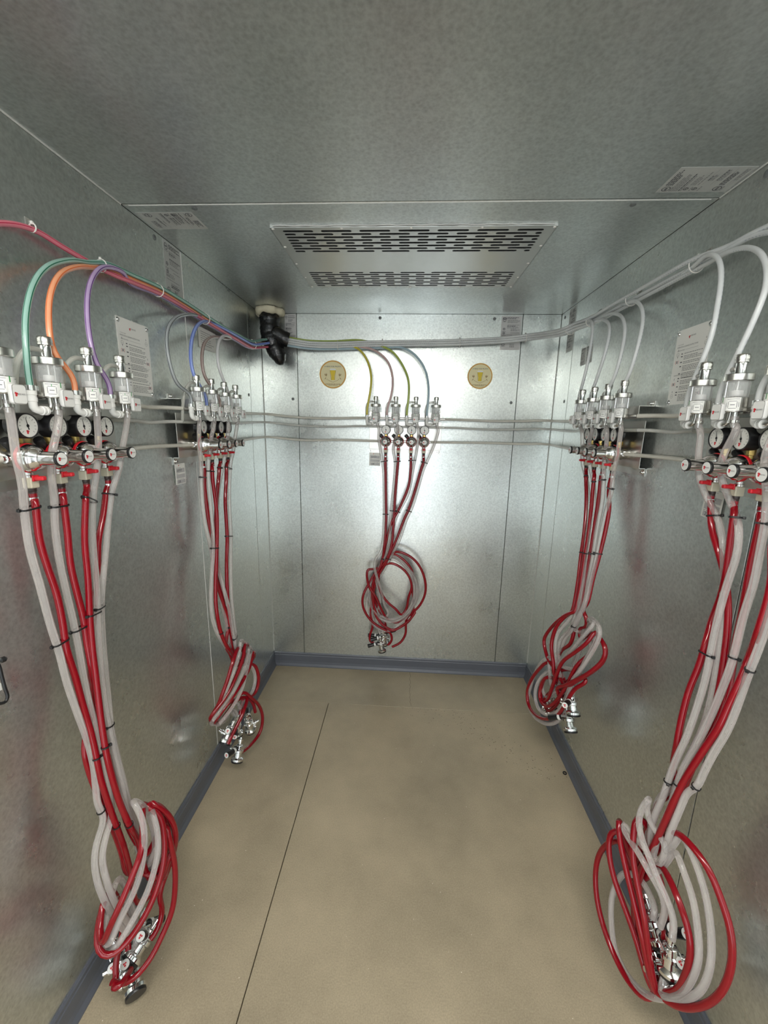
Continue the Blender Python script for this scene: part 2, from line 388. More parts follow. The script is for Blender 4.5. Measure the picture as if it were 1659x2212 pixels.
TUBE = {'pink': ((0.72, 0.20, 0.26), (0.50, 0.03, 0.08)), 'green': ((0.30, 0.50, 0.43), (0.02, 0.14, 0.08)), 'orange': ((0.85, 0.37, 0.20), (0.78, 0.16, 0.04)),
        'purple': ((0.46, 0.34, 0.56), (0.13, 0.04, 0.22)), 'grey': ((0.38, 0.41, 0.42), (0.03, 0.035, 0.04)), 'blue': ((0.30, 0.40, 0.78), (0.04, 0.07, 0.45)),
        'brown': ((0.42, 0.34, 0.31), (0.16, 0.06, 0.05)), 'white': ((0.72, 0.72, 0.72), (0.55, 0.55, 0.56)), 'yellow': ((0.62, 0.55, 0.08), (0.45, 0.36, 0.02)),
        'rose': ((0.62, 0.45, 0.44), (0.50, 0.30, 0.29)), 'lime': ((0.42, 0.50, 0.12), (0.28, 0.38, 0.04)), 'pale blue': ((0.40, 0.52, 0.58), (0.25, 0.38, 0.47))}
for k, (c, s_) in TUBE.items(): hose_mat('line_'+k, c, 0.2, 0.0, s_)
m, nt, b = new_mat('glass_wall'); L = nt.links.new
b.inputs['Base Color'].default_value = (0.85, 0.86, 0.86, 1); b.inputs['Roughness'].default_value = 0.05
tr = N(nt, 'ShaderNodeBsdfTransparent'); mix = N(nt, 'ShaderNodeMixShader'); mix.inputs[0].default_value = 0.72
L(b.outputs[0], mix.inputs[1]); L(tr.outputs[0], mix.inputs[2]); L(mix.outputs[0], nt.nodes['Material Output'].inputs['Surface'])

# ------------------------------------------------------------------ text, splines, frames
RX = Matrix(((1,0,0,0),(0,0,-1,0),(0,1,0,0),(0,0,0,1)))       # text plane (x,y) -> wall plane (x,z), facing -y
def text_mesh(body, size, mat, width=None):
    cu = bpy.data.curves.new('lettering', 'FONT'); cu.body = body; cu.size = size; cu.align_x = 'CENTER'; cu.align_y = 'CENTER'; cu.resolution_u = 2
    o = bpy.data.objects.new('lettering', cu); COL.objects.link(o)
    dg = bpy.context.evaluated_depsgraph_get(); me = bpy.data.meshes.new_from_object(o.evaluated_get(dg))
    bpy.data.objects.remove(o); bpy.data.curves.remove(cu)
    if width:
        xs = [v.co.x for v in me.vertices]; k = width/max(1e-6, max(xs)-min(xs)); me.transform(Matrix.Diagonal((k, 1, 1, 1)))
    me.materials.clear(); me.materials.append(MAT[mat]); me.transform(RX); return me
def put_text(parent, me, x, y, z, name='lettering'):
    return link_child(name, me, parent, (x, y, z))
def frame(name, o, X, Yin):
    """Empty whose x runs to the right, y into the surface"""
    X, Y = Vector(X), Vector(Yin); Z = X.cross(Y); e = empty(name, (0, 0, 0))
    e.matrix_world = Matrix(((X.x, Y.x, Z.x, o[0]), (X.y, Y.y, Z.y, o[1]), (X.z, Y.z, Z.z, o[2]), (0, 0, 0, 1))); return e
def spline(pts, step=0.012):
    P = [Vector(p) for p in pts]
    Q = [P[0]]
    for p in P[1:]:
        if (p-Q[-1]).length > 1e-4: Q.append(p)
    P = Q; out = []
    for i in range(len(P)-1):
        p1, p2 = P[i], P[i+1]; p0 = P[i-1] if i else p1*2-p2; p3 = P[i+2] if i+2 < len(P) else p2*2-p1
        t0 = 0.0; t1 = t0+max(1e-4, (p1-p0).length)**0.5; t2 = t1+max(1e-4, (p2-p1).length)**0.5; t3 = t2+max(1e-4, (p3-p2).length)**0.5
        n = max(2, int((p2-p1).length/step))
        for k in range(n):
            t = t1+(t2-t1)*k/n
            A1 = p0*((t1-t)/(t1-t0))+p1*((t-t0)/(t1-t0)); A2 = p1*((t2-t)/(t2-t1))+p2*((t-t1)/(t2-t1)); A3 = p2*((t3-t)/(t3-t2))+p3*((t-t2)/(t3-t2))
            B1 = A1*((t2-t)/(t2-t0))+A2*((t-t0)/(t2-t0)); B2 = A2*((t3-t)/(t3-t1))+A3*((t-t1)/(t3-t1))
            out.append(B1*((t2-t)/(t2-t1))+B2*((t-t1)/(t2-t1)))
    out.append(P[-1])
    for _ in range(2):
        out = [out[0]] + [(out[i-1]+out[i]*2+out[i+1])/4 for i in range(1, len(out)-1)] + [out[-1]]
    return out
BANKS = {  # wall, centre along the wall, turn, words
    'NL': ('L', 0.926, math.pi/2, 'near left wall bank'), 'FL': ('L', 1.668, math.pi/2, 'far left wall bank'),
    'BK': ('B', 0.852, 0.0, 'back wall bank'),
    'FR': ('R', 1.670, -math.pi/2, 'far right wall bank'), 'NR': ('R', 0.940, -math.pi/2, 'near right wall bank')}
ORD = ('first', 'second', 'third', 'fourth')
def bp_(bank, X, d, z):
    side, c, rz, _ = BANKS[bank]
    if side == 'L': return Vector((d, c+X, z))
    if side == 'R': return Vector((W-d, c-X, z))
    return Vector((c+X, D-d, z))
FX = [-0.171, -0.057, 0.057, 0.171]; RXS = [-0.1118, -0.0373, 0.0373, 0.1118]
EMBLEM = MB()
for a, r, dx, dz in ((0, 0.0021, 0, 0.0018), (1, 0.0019, 0.0026, 0.0012), (2, 0.0022, 0.0008, -0.0022)):
    EMBLEM._disc((dx, 0, dz), (0, -1, 0), r, 10)
emblem_me = EMBLEM.mesh('emblem', 'red_print')
brand_me = text_mesh('MICRO MATIC', 0.0048, 'dark_print', 0.017)
brand_small = text_mesh('MICRO MATIC', 0.004, 'dark_print', 0.0125)

# ------------------------------------------------------------------ manifold panels and brackets
def make_panel(bank):
    side, c, rz, words = BANKS[bank]
    t = empty('manifold_panel', bp_(bank, 0, 0, 1.45), rz)
    tag(t, 'bent stainless mounting panel behind the regulators of the ' + words, 'panel', 'mounting panels')
    b = MB().bevel_box((-0.2125, -0.024, 0.026), (0.2125, -0.022, 0.190), 0.0006).box((-0.2125, -0.022, 0.026), (0.2125, -0.001, 0.028))
    b.box((-0.2125, -0.003, 0.0), (0.2125, -0.001, 0.028)).build('plate', 'panel_steel', t)
    for x in (-0.2, 0.2): panel_screw(t, x, 0.013)
    t2 = empty('mounting_bracket', bp_(bank, 0, 0, 1.645), rz)
    tag(t2, 'folded steel bracket carrying the foam detectors of the ' + words, 'bracket', 'detector brackets')
    b = MB().box((-0.2125, -0.050, 0.043), (0.2125, -0.001, 0.045)).bevel_box((-0.2125, -0.052, 0.001), (0.2125, -0.050, 0.045), 0.0006).box((-0.2125, -0.003, 0.045), (-0.165, -0.001, 0.061)).box((0.165, -0.003, 0.045), (0.2125, -0.001, 0.061))
    b.build('angle', 'panel_steel', t2)
    for x in (-0.195, 0.195): panel_screw(t2, x, 0.053)
def panel_screw(t, x, z):
    MB().lathe([(0.0075, 0.0), (0.0075, 0.0015), (0.0045, 0.002), (0.0045, 0.006), (0.003, 0.0075)], 12, (x, -0.003, z), (0, -1, 0)).build('screw', 'chrome', t)
for k in BANKS: make_panel(k)

# ------------------------------------------------------------------ foam detectors
def make_fob():
    t = empty('foam_detector', (0, 0, 0)); t['category'] = 'foam detector'
    ba = MB().lathe([(0.0225, 0), (0.024, 0.0015), (0.024, 0.0315), (0.0225, 0.033)], 28).build('base', 'steel', t)
    MB().lathe([(0.0232, 0.033), (0.0232, 0.068)], 28, cap=False).build('glass_cylinder', 'glass_wall', t)
    MB().lathe([(0.0035, 0.033), (0.0035, 0.07)], 12).build('centre_rod', 'steel', t)
    MB().lathe([(0.011, 0.036), (0.0118, 0.037), (0.0118, 0.047), (0.011, 0.048)], 18, (0.001, 0, 0)).build('float', 'label_grey', t)
    for a in (0.6, 2.7, 4.4):
        MB().cyl((0.0205*math.cos(a), 0.0205*math.sin(a), 0.033), (0.0205*math.cos(a), 0.0205*math.sin(a), 0.069), 0.0019, seg=8).build('tie_rod', 'chrome', t)
    MB().lathe([(0.026, 0.068), (0.0278, 0.0695), (0.0278, 0.0825), (0.026, 0.084)], 28).build('lid', 'steel', t)
    MB().lathe([(0.0115, 0.084), (0.0102, 0.086), (0.0102, 0.109)], 20).build('neck', 'chrome', t)
    MB().lathe([(0.0122, 0.108), (0.0138, 0.109), (0.0138, 0.112), (0.0128, 0.1128), (0.0128, 0.1142), (0.0138, 0.115), (0.0138, 0.1215), (0.0126, 0.1225), (0.0126, 0.1238), (0.0132, 0.1245), (0.012, 0.1262)], 24).build('cap', 'steel', t)
    nz = MB()
    for i in range(4): nz.lathe([(0.0026, 0), (0.0036, 0.001), (0.0028, 0.0042)], 10, (-0.009-0.004*i, 0, 0.0965), (-1, 0, 0))
    nz.build('vent_nozzle', 'steel', t)
    vt = spline([(-0.014, 0, 0.0965), (-0.03, 0.001, 0.0985), (-0.046, 0.004, 0.092), (-0.055, 0.012, 0.072), (-0.057, 0.02, 0.045), (-0.055, 0.03, 0.0), (-0.053, 0.034, -0.032), (-0.053, 0.035, -0.04)], 0.006)
    MB().tube(vt, 0.0052, 10).build('vent_tube', 'vent_vinyl', t)
    # printed wrap round the front of the base
    wr_ = MB(); n = 20; a0, a1 = math.radians(-78), math.radians(78)
    for i in range(n+1):
        a = a0+(a1-a0)*i/n
        for z in (0.003, 0.0318): wr_.v.append(Vector((math.sin(a)*0.0244, -math.cos(a)*0.0244, z)))
    for i in range(n): wr_.face([2*i, 2*i+2, 2*i+3, 2*i+1], True)
    lab = wr_.build('wrap_label', 'white_plastic', t); lab['label'] = 'white printed wrap label'
    pr = MB()
    def arcline(ac, w, z0, z1, r=0.02455):
        m_ = 4; base = len(pr.v)
        for i in range(m_+1):
            a = ac-w/2+w*i/m_
            for z in (z0, z1): pr.v.append(Vector((math.sin(a)*r, -math.cos(a)*r, z)))
        for i in range(m_): pr.face([base+2*i, base+2*i+2, base+2*i+3, base+2*i+1])
    for ac in (-0.80, 0.80):
        for z in (0.0075, 0.0235): arcline(ac, 0.56, z, z+0.0009)
        for da in (-0.31, 0.31): arcline(ac+da, 0.035, 0.0095, 0.0225)
        arcline(ac, 0.34, 0.0152, 0.0166); arcline(ac, 0.9, 0.0280, 0.0288)
    for da in (-0.44, 0.44): arcline(0.80+da, 0.03, 0.011, 0.021)
    pr.build('label_print', 'dark_print', lab)
    g_ = MB(); pr = g_; arcline(-0.80, 0.05, 0.0235, 0.0285); arcline(-0.1, 0.09, 0.022, 0.033); pr.build('label_tick', 'green_print', lab)
    # front release knob
    kn = MB(); hw, hh, c = 0.0152, 0.0182, 0.005
    poly = []
    for sx, sz, st in ((1, 1, 0), (-1, 1, 1), (-1, -1, 2), (1, -1, 3)):
        for i in range(5):
            a = (st+i/4)*math.pi/2; poly.append((sx*(hw-c)+c*math.cos(a), sz*(hh-c)+c*math.sin(a)))
    nn = len(poly)
    for y, k in ((-0.028, 0.93), (-0.030, 1.0), (-0.0355, 1.0), (-0.0372, 0.94)):
        kn.v += [Vector((x*k, y, z*k)) for x, z in poly]
    for r_ in range(3):
        for i in range(nn): j = (i+1) % nn; kn.face([r_*nn+i, r_*nn+j, (r_+1)*nn+j, (r_+1)*nn+i], True)
    kn.face([i for i in range(nn)]); 
    kn.cyl((0, -0.02, 0.002), (0, -0.029, 0.001), 0.0065, seg=12)
    ko = kn.build('release_knob', 'label_grey', t)
    fc = MB(); fc.v = [Vector((x*0.9, -0.0375, z*0.92)) for x, z in poly]; fc.face(list(range(nn))[::-1]); fc.build('knob_face', 'white_plastic', ko)
    link_child('emblem', emblem_me, ko, (-0.0085, -0.0379, 0.0)); put_text(ko, brand_me, 0.003, -0.0379, 0.0)
    # beer inlet on the left: clamp, white elbow, steel bend into the base
    MB().lathe([(0.0085, 0.012), (0.0098, 0.0125), (0.0098, 0.0225), (0.0085, 0.023)], 16, (-0.05, 0, 0)).bevel_box((-0.042, -0.004, 0.0125), (-0.034, 0.003, 0.0225), 0.001).build('hose_clamp', 'chrome', t)
    el = MB().lathe([(0.0072, 0.013), (0.0095, 0.012), (0.0095, 0.004), (0.0082, 0.0035), (0.0082, -0.001), (0.0092, -0.0015), (0.0092, -0.009), (0.0078, -0.010), (0.0078, -0.016)], 16, (-0.05, 0, 0))
    el.tube([(-0.05, 0, -0.014), (-0.0498, 0, -0.020), (-0.047, -0.001, -0.0245), (-0.042, -0.002, -0.0265), (-0.036, -0.003, -0.027)], 0.0078, 14)
    el.lathe([(0.0075, 0), (0.0096, 0.0008), (0.0096, 0.005), (0.0084, 0.0055), (0.0084, 0.0085), (0.0096, 0.009), (0.0096, 0.014), (0.008, 0.0148)], 16, (-0.037, -0.003, -0.027), (1, 0, 0))
    el.build('inlet_elbow', 'white_plastic', t)
    MB().tube(spline([(-0.022, -0.003, -0.027), (-0.013, -0.002, -0.0268), (-0.008, -0.001, -0.022), (-0.007, 0, -0.012), (-0.007, 0, 0.001)], 0.004), 0.0048, 10).build('inlet_pipe', 'steel', t)
    ot = MB().lathe([(0.0062, 0.001), (0.0062, -0.010), (0.0046, -0.0105), (0.0046, -0.034)], 12, (0.008, 0, 0))
    ot.build('outlet_tail', 'chrome', t)
    MB().lathe([(0.0085, -0.017), (0.0096, -0.0172), (0.0096, -0.0235), (0.0085, -0.024)], 14, (0.008, 0, 0)).bevel_box((0.015, -0.004, -0.0245), (0.021, 0.004, -0.0165), 0.001).build('outlet_clamp', 'steel', t)
    MB().cyl((-0.057, 0.029, 0.006), (0.057, 0.029, 0.006), 0.0065, seg=12).cyl((0, 0.02, 0.006), (0, 0.029, 0.006), 0.008, seg=12).build('rail_pipe', 'steel', t)
    MB().cyl((-0.057, 0.036, -0.041), (0.057, 0.036, -0.041), 0.0062, seg=12).build('drain_pipe', 'vent_vinyl', t)
    return t
fob = make_fob(); first = True
for k, (side, c, rz, words) in BANKS.items():
    for i, x in enumerate(FX):
        lab = 'steel and glass foam detector, %s from the left in the %s' % (ORD[i], words)
        if first: fob.location = bp_(k, x, 0.09, 1.649); fob.rotation_euler = (0, 0, rz); fob['label'] = lab; fob['group'] = 'foam detectors'; first = False
        else: dup(fob, bp_(k, x, 0.09, 1.649), rz, lab, 'foam detectors')

# ------------------------------------------------------------------ gas regulators
def make_reg():
    t = empty('gas_regulator', (0, 0, 0)); t['category'] = 'regulator'
    MB().lathe([(0.021, -0.001), (0.021, 0.012), (0.024, 0.016), (0.024, 0.0385)], 24, (0, -0.024, 0), (0, -1, 0)).build('body', 'steel', t)
    MB().lathe([(0.029, 0), (0.0312, 0.001), (0.0312, 0.006), (0.029, 0.007)], 32, (0, -0.062, 0), (0, -1, 0)).build('red_ring', 'red_plastic', t)
    MB().lathe([(0.0295, 0), (0.0295, 0.004), (0.0285, 0.010), (0.0255, 0.017), (0.021, 0.023), (0.017, 0.027), (0.015, 0.030), (0.0145, 0.034), (0.0145, 0.066)], 32, (0, -0.0685, 0), (0, -1, 0)).build('bonnet', 'chrome', t)
    cp = MB().lathe([(0.0143, 0), (0.0156, 0.0005), (0.0156, 0.005), (0.0146, 0.006)], 28, (0, -0.134, 0), (0, -1, 0)).build('end_cap', 'black_plastic', t)
    MB()._disc((0, -0.1403, 0), (0, -1, 0), 0.0132, 28).build('cap_disc', 'white_plastic', cp)
    link_child('emblem', emblem_me, cp, (-0.0068, -0.1406, 0)); put_text(cp, brand_small, 0.0025, -0.1406, 0)
    MB().lathe([(0.007, 0.02), (0.007, 0.03), (0.009, 0.031), (0.009, 0.043), (0.006, 0.044)], 6, (0, -0.048, 0)).build('gauge_fitting', 'brass', t)
    ga = MB().lathe([(0.024, 0), (0.0262, 0.002), (0.0262, 0.031), (0.0250, 0.033), (0.0238, 0.033), (0.0232, 0.031)], 32, (0, -0.045, 0.067), (0, -1, 0), cap=False).lathe([(0.001, 0), (0.024, 0)], 32, (0, -0.045, 0.067), (0, -1, 0), cap=False).build('gauge', 'black_plastic', t)
    MB()._disc((0, -0.0755, 0.067), (0, -1, 0), 0.0236, 32).build('dial', 'dial_white', ga)
    nd = MB()
    nd._disc((0, -0.0764, 0.067), (0, -1, 0), 0.0034, 14)
    ca, sa = math.cos(math.radians(100)), math.sin(math.radians(100))
    def pt(r_, w): return (r_*ca - w*sa, -0.0764, 0.067+r_*sa+w*ca)
    nd.quad(pt(-0.008, -0.0014), pt(-0.008, 0.0014), pt(0.018, 0.0004), pt(0.018, -0.0004)); nd.build('needle', 'black_plastic', ga)
    tk = MB()
    for i in range(13):
        a = math.radians(225-i*22.5); r0, r1 = (0.0165 if i % 2 else 0.0150), 0.0195
        p = Vector((math.cos(a), 0, math.sin(a))); q = Vector((-math.sin(a), 0, math.cos(a)))*0.0004; o = Vector((0, -0.0760, 0.067))
        tk.quad(o+p*r0-q, o+p*r0+q, o+p*r1+q, o+p*r1-q)
    tk.build('dial_marks', 'dark_print', ga)
    link_child('dial_emblem', emblem_me, ga, (-0.003, -0.0761, 0.0545))
    MB().lathe([(0.0065, 0), (0.0085, 0.004), (0.0095, 0.016), (0.0105, 0.03), (0.0085, 0.034)], 14, (-0.013, -0.05, 0.014), (-0.66, -0.18, 0.75)).build('relief_knob', 'black_plastic', t)
    MB().lathe([(0.0062, -0.0373), (0.0062, -0.033), (0.0095, -0.032), (0.0095, -0.025), (0.0075, -0.024), (0.0075, 0.024), (0.0095, 0.025), (0.0095, 0.032), (0.0062, 0.033), (0.0062, 0.0373)], 10, (0, -0.045, 0), (1, 0, 0)).build('union', 'chrome', t)
    va = MB().lathe([(0.0085, -0.028), (0.0085, -0.036), (0.010, -0.037), (0.010, -0.041)], 12, (0, -0.060, 0)).build('valve_collar', 'steel', t)
    vb = MB().bevel_box((-0.0105, -0.073, -0.064), (0.0105, -0.052, -0.041), 0.002).build('shutoff_valve', 'ivory_plastic', t)
    MB().bevel_box((-0.0055, -0.096, -0.047), (0.0055, -0.0735, -0.038), 0.002).bevel_box((-0.008, -0.0765, -0.049), (0.008, -0.0732, -0.036), 0.001).build('valve_lever', 'red_plastic', vb)
    MB().lathe([(0.0082, -0.064), (0.0082, -0.071), (0.0074, -0.072), (0.0080, -0.0755), (0.0070, -0.076), (0.0070, -0.082)], 14, (0, -0.063, 0)).build('hose_barb', 'dark_barb', t)
    MB().lathe([(0.0080, -0.0835), (0.0091, -0.084), (0.0091, -0.0905), (0.0080, -0.091)], 16, (0, -0.063, 0)).build('crimp_ring', 'chrome', t)
    return t
reg = make_reg(); first = True
for k, (side, c, rz, words) in BANKS.items():
    for i, x in enumerate(RXS):
        lab = 'chrome gas regulator with round gauge, %s from the left in the %s' % (ORD[i], words)
        if first: reg.location = bp_(k, x, 0, 1.523); reg.rotation_euler = (0, 0, rz); reg['label'] = lab; reg['group'] = 'gas regulators'; first = False
        else: dup(reg, bp_(k, x, 0, 1.523), rz, lab, 'gas regulators')
# ------------------------------------------------------------------ keg hoses
def cr_(o, pts):
    x0, y0, s = o; return [(x0+p[0]/s, y0+p[1]/s) + tuple(p[2:]) for p in pts]
def clamp(a, lo=0.0, hi=1.0): return max(lo, min(hi, a))
LOOPD = {'NL': lambda u: 0.10+clamp((u-200)/175, -0.1, 1.1)*0.10, 'NR': lambda u: 0.10+clamp((1575-u)/290, -0.1, 1.1)*0.10,
         'FL': lambda u: 0.08+clamp((u-455)/105, -0.1, 1.1)*0.09, 'FR': lambda u: 0.08+clamp((1305-u)/165, -0.1, 1.1)*0.11, 'BK': lambda u: 0.085}
VSPAN = {'NL': (1080, 1780), 'NR': (1090, 1760), 'FL': (1000, 1400), 'FR': (1020, 1340), 'BK': (980, 1190)}
def hp(bank, u, v, off=0.0):
    """hose point seen at u, v; off (cm) lifts it off the lie of its neighbours"""
    v0, v1 = VSPAN[bank]; t = clamp((v-v0)/(v1-v0)); t = t*t*(3-2*t)
    d = 0.066*(1-t)+LOOPD[bank](u)*t + off*0.01
    return wall_pt(BANKS[bank][0], u, v, max(0.014, d))
HOSE = {}
def hose(bank, kind, i, upper, uo, loops):
    """upper: photo positions below the fitting (lift uo); loops: (u, v, lift) further down"""
    P = []
    if kind == 'red': P += [bp_(bank, RXS[i], 0.063, 1.4495), bp_(bank, RXS[i], 0.063, 1.432)]
    else: P += [bp_(bank, FX[i]+0.008, 0.09, 1.640), bp_(bank, FX[i]+0.008, 0.09, 1.618)]
    v0 = VSPAN[bank][0]
    for p in upper:
        u, v = p[0], p[1]; o = p[2] if len(p) > 2 else uo
        if kind == 'clear' and v < v0: 
            zz = clamp((v-VSPAN[bank][0]+70)/70); dd = 0.092*(1-zz)+0.07*zz
            P.append(wall_pt(BANKS[bank][0], u, v, dd + (p[2]*0.01 if len(p) > 2 else 0)))
        else: P.append(hp(bank, u, v, o))
    for p in loops: P.append(hp(bank, p[0], p[1], p[2] if len(p) > 2 else 0))
    for p in P: p.z = max(p.z, 0.012)
    pts = spline(P)
    words = BANKS[bank][3]
    if kind == 'red':
        o = MB().tube(pts, 0.0077, 12).build('red_gas_hose', 'red_vinyl'); tag(o, 'glossy red gas hose from the %s regulator of the %s' % (ORD[i], words), 'hose', 'red gas hoses')
    else:
        o = MB().tube(pts, 0.0078, 12).build('clear_beer_hose', 'clear_vinyl'); tag(o, 'clear vinyl beer hose from the %s foam detector of the %s' % (ORD[i], words), 'hose', 'clear beer hoses')
    HOSE[(bank, kind[0], i)] = pts
A = (0, 1040, 3.16); B = (130, 1640, 3.868); F = (0, 680, 4.879)
# near left wall
hose('NL', 'red', 0, cr_(A, [(240,130),(250,230),(270,400),(330,600),(385,760),(430,980),(450,1130),(510,1320),(570,1540),(630,1750),(665,1920),(690,2040),(740,2200)]), 0.4,
     cr_(B, [(470,560,0),(540,760,-1),(600,1000,-2),(640,1200,-3),(740,1150,-4),(800,900,-3),(800,600,-2),(745,420,-0.5),(690,380,1),(690,560,3),(680,760,5),(560,1080,6),(430,1370,5.5),(350,1540,4),(330,1420,2),(365,1180,0),(430,1100,-2),(520,1300,-2),(500,1560,-2),(460,1700,-1),(470,1850,0),(435,1925,1),(500,1890,2),(590,1760,0)]))
hose('NL', 'clear', 0, cr_(F, [(90,960),(130,1200),(170,1500),(230,1750)]) + cr_(A, [(170,230),(200,450),(270,700),(350,1000),(400,1150),(450,1350),(520,1560),(600,1780),(640,1950),(655,2100),(665,2200)]), 0.0,
     cr_(B, [(365,500,0),(310,680,0),(285,830,0.5),(310,1020,1),(370,1180,1),(440,1310,0),(540,1430,-1),(640,1500,-2),(620,1580,-2)]))
hose('NL', 'red', 1, cr_(A, [(430,100),(440,180),(460,340),(480,560),(520,740),(570,940),(592,1100),(622,1260),(640,1420,-1),(620,1600,-2.5),(590,1720,-2.5),(575,1820,-2),(600,1950,-2),(645,2080,-2)]), 0.4,
     cr_(B, [(450,600,-2),(520,800,-2),(560,950,-2.5),(700,950,-3),(850,1000,0),(900,850,2),(960,700,2),(950,560,2),(880,440,1),(790,375,1),(700,385,0.5),(820,450,2),(870,640,3),(855,920,4),(745,1240,5),(560,1530,5),(400,1655,4),(315,1600,3),(315,1400,1),(370,1190,-1),(470,1150,-3),(560,1400,-3),(570,1600,-1)]))
hose('NL', 'clear', 1, cr_(F, [(612,960),(620,1020),(610,1200),(560,1390),(540,1650),(560,1850)]) + cr_(A, [(370,100),(375,300),(400,500),(440,700),(500,950),(540,1150),(575,1350),(610,1520),(650,1680),(680,1800),(720,1990),(750,2150)]), 0.0,
     cr_(B, [(430,480,-0.6),(390,620,0.4),(350,800,1),(385,1000,1.5),(450,1180,1),(520,1300,0),(600,1400,-1),(700,1450,-2),(690,1540,-1)]))
hose('NL', 'red', 2, cr_(A, [(585,90),(585,140),(578,400),(600,650),(610,850),(615,950),(632,1150),(656,1350),(680,1550),(700,1700),(725,1850),(760,2000),(820,2200)]), 1.3,
     cr_(B, [(590,570,1),(650,680,-1),(690,850,-2),(760,1000,-3),(850,880,-1),(900,700,0),(890,500,1),(830,400,1),(760,365,1),(900,460,2),(968,640,2),(930,840,1),(870,1000,0),(830,1130,0),(855,1280,0),(820,1420,0.5),(760,1500,0)]))
hose('NL', 'clear', 2, cr_(F, [(1015,960),(1030,1200),(1040,1400),(1020,1650),(990,1850)]) + cr_(A, [(640,80),(630,300),(640,500),(660,700),(665,900),(670,1050),(690,1300),(720,1550),(750,1700),(790,1900),(840,2100)]), 0.4,
     cr_(B, [(560,440,0),(600,520,-1),(640,700,-2),(720,900,-3),(790,760,-1),(760,520,0),(680,380,1.5),(600,345,2),(640,400,3),(690,520,4),(705,740,5),(640,1050,5.5),(500,1340,5),(400,1560,4),(370,1480,2),(400,1250,0),(480,1000,-2),(560,1100,-3),(640,1400,-2)]))
hose('NL', 'red', 3, cr_(A, [(725,60),(720,110),(700,260),(672,400),(668,540,-0.6),(660,700,-1.4),(640,900,-2),(620,1200,-2),(640,1500,-2),(690,1750,-1.6),(760,1950,-1),(810,2120,-1)]), -0.4,
     cr_(B, [(560,540,-1.5),(640,700,-2),(720,800,-2.5),(820,620,0),(880,560,2),(920,700,3),(955,860,3),(962,1050,3),(935,1270,3),(850,1480,2.5),(740,1690,2),(610,1840,1.5),(500,1885,1),(430,1860,0.5)]))
hose('NL', 'clear', 3, cr_(F, [(1350,980),(1330,1200),(1290,1400),(1250,1650),(1180,1850)]) + cr_(A, [(760,100),(740,250),(725,450),(705,650),(692,850,-0.6),(700,1050,-0.8),(720,1300,-0.6),(740,1500,-0.4),(760,1700),(805,1900),(850,2080)]), 0.3,
     cr_(B, [(590,440,-1),(640,560,-2),(690,740,-3),(780,900,-3),(840,720,0),(800,500,1),(760,420,1.5),(800,540,3),(818,760,4),(740,1080,5),(610,1340,5),(450,1590,4),(390,1580,2),(360,1350,0),(450,1150,-2),(600,1300,-3),(660,1480,-2)]))
# far left wall
A = (400, 980, 5.028); B = (420, 1340, 6.505); F = (330, 640, 4.706)
hose('FL', 'clear', 0, cr_(F, [(480,1230),(470,1350),(480,1600)]) + cr_(A, [(175,100),(175,260),(185,500),(215,750),(262,950),(285,1080,-0.8),(310,1250,-1.4),(345,1420,-1.4),(400,1650,-1),(450,1850,-0.6)]), 0.4,
     cr_(B, [(480,330,0),(560,440,-1),(700,600,-2),(780,560,-1),(720,340,0.5),(650,290,2),(630,470,2.5),(560,700,3),(450,980,3),(330,1230,2),(260,1370,1),(330,1420,0),(450,1330,-1),(560,1250,-1),(600,1330,-1)]))
hose('FL', 'red', 0, cr_(A, [(205,150),(210,350),(240,620),(275,850),(300,1050,-1),(335,1350,-1),(420,1650,-0.6),(470,1850,-0.4)]), -0.4,
     cr_(B, [(440,340,0),(500,470,-1),(600,640,-2),(720,560,-1),(660,400,0.5),(610,390,2),(540,580,3),(460,850,3),(405,1000,3),(330,1200,2),(240,1340,1),(230,1420,0),(320,1440,-1),(500,1250,-1.5),(680,1010,0),(800,1090,1),(910,1200,1),(960,1380,1),(920,1580,0.5),(800,1740,0),(700,1830,0),(640,1870,0)]))
hose('FL', 'clear', 1, cr_(F, [(630,1230),(622,1320),(595,1430),(570,1650)]) + cr_(A, [(250,100),(255,300),(280,600),(300,850),(306,1030),(290,1300),(280,1600),(300,1800),(350,1950)]), 0.7,
     cr_(B, [(480,420,-0.5),(600,560,-1.5),(720,620,-2),(800,480,-0.5),(770,370,1),(745,520,2),(650,800,3),(500,1080,3),(250,1420,2),(260,1460,0.5),(420,1350,-1),(600,1150,-1),(640,1260,-1)]))
hose('FL', 'red', 1, cr_(A, [(292,140),(300,300),(325,480),(345,680),(346,900),(340,1150),(330,1450),(335,1650),(365,1850),(400,1980),(470,2120)]), 1.2,
     cr_(B, [(520,440,0.5),(620,600,-1),(740,560,-1),(760,380,0),(710,340,1.5),(690,500,2.5),(600,760,3),(450,1060,3),(240,1340,2),(215,1400,1),(300,1400,0),(500,1150,-1.5),(740,1080,0),(700,1250,1.5),(640,1400,1.5),(560,1550,1.2),(470,1740,1)]))
hose('FL', 'red', 2, cr_(A, [(370,120),(370,190),(357,330),(345,450,-0.4),(335,650,-1),(335,950,-1.4),(352,1250,-1.2),(395,1500,-1),(440,1750,-0.8),(475,1930,-0.8)]), 0.2,
     cr_(B, [(530,400,0),(650,560,-1.5),(780,600,-1),(840,500,0),(825,440,1),(780,650,2),(650,900,3),(500,1130,3),(300,1400,2),(280,1440,1),(400,1380,-0.5),(600,1120,-1),(750,1090,-0.5),(830,1180,0),(855,1290,0)]))
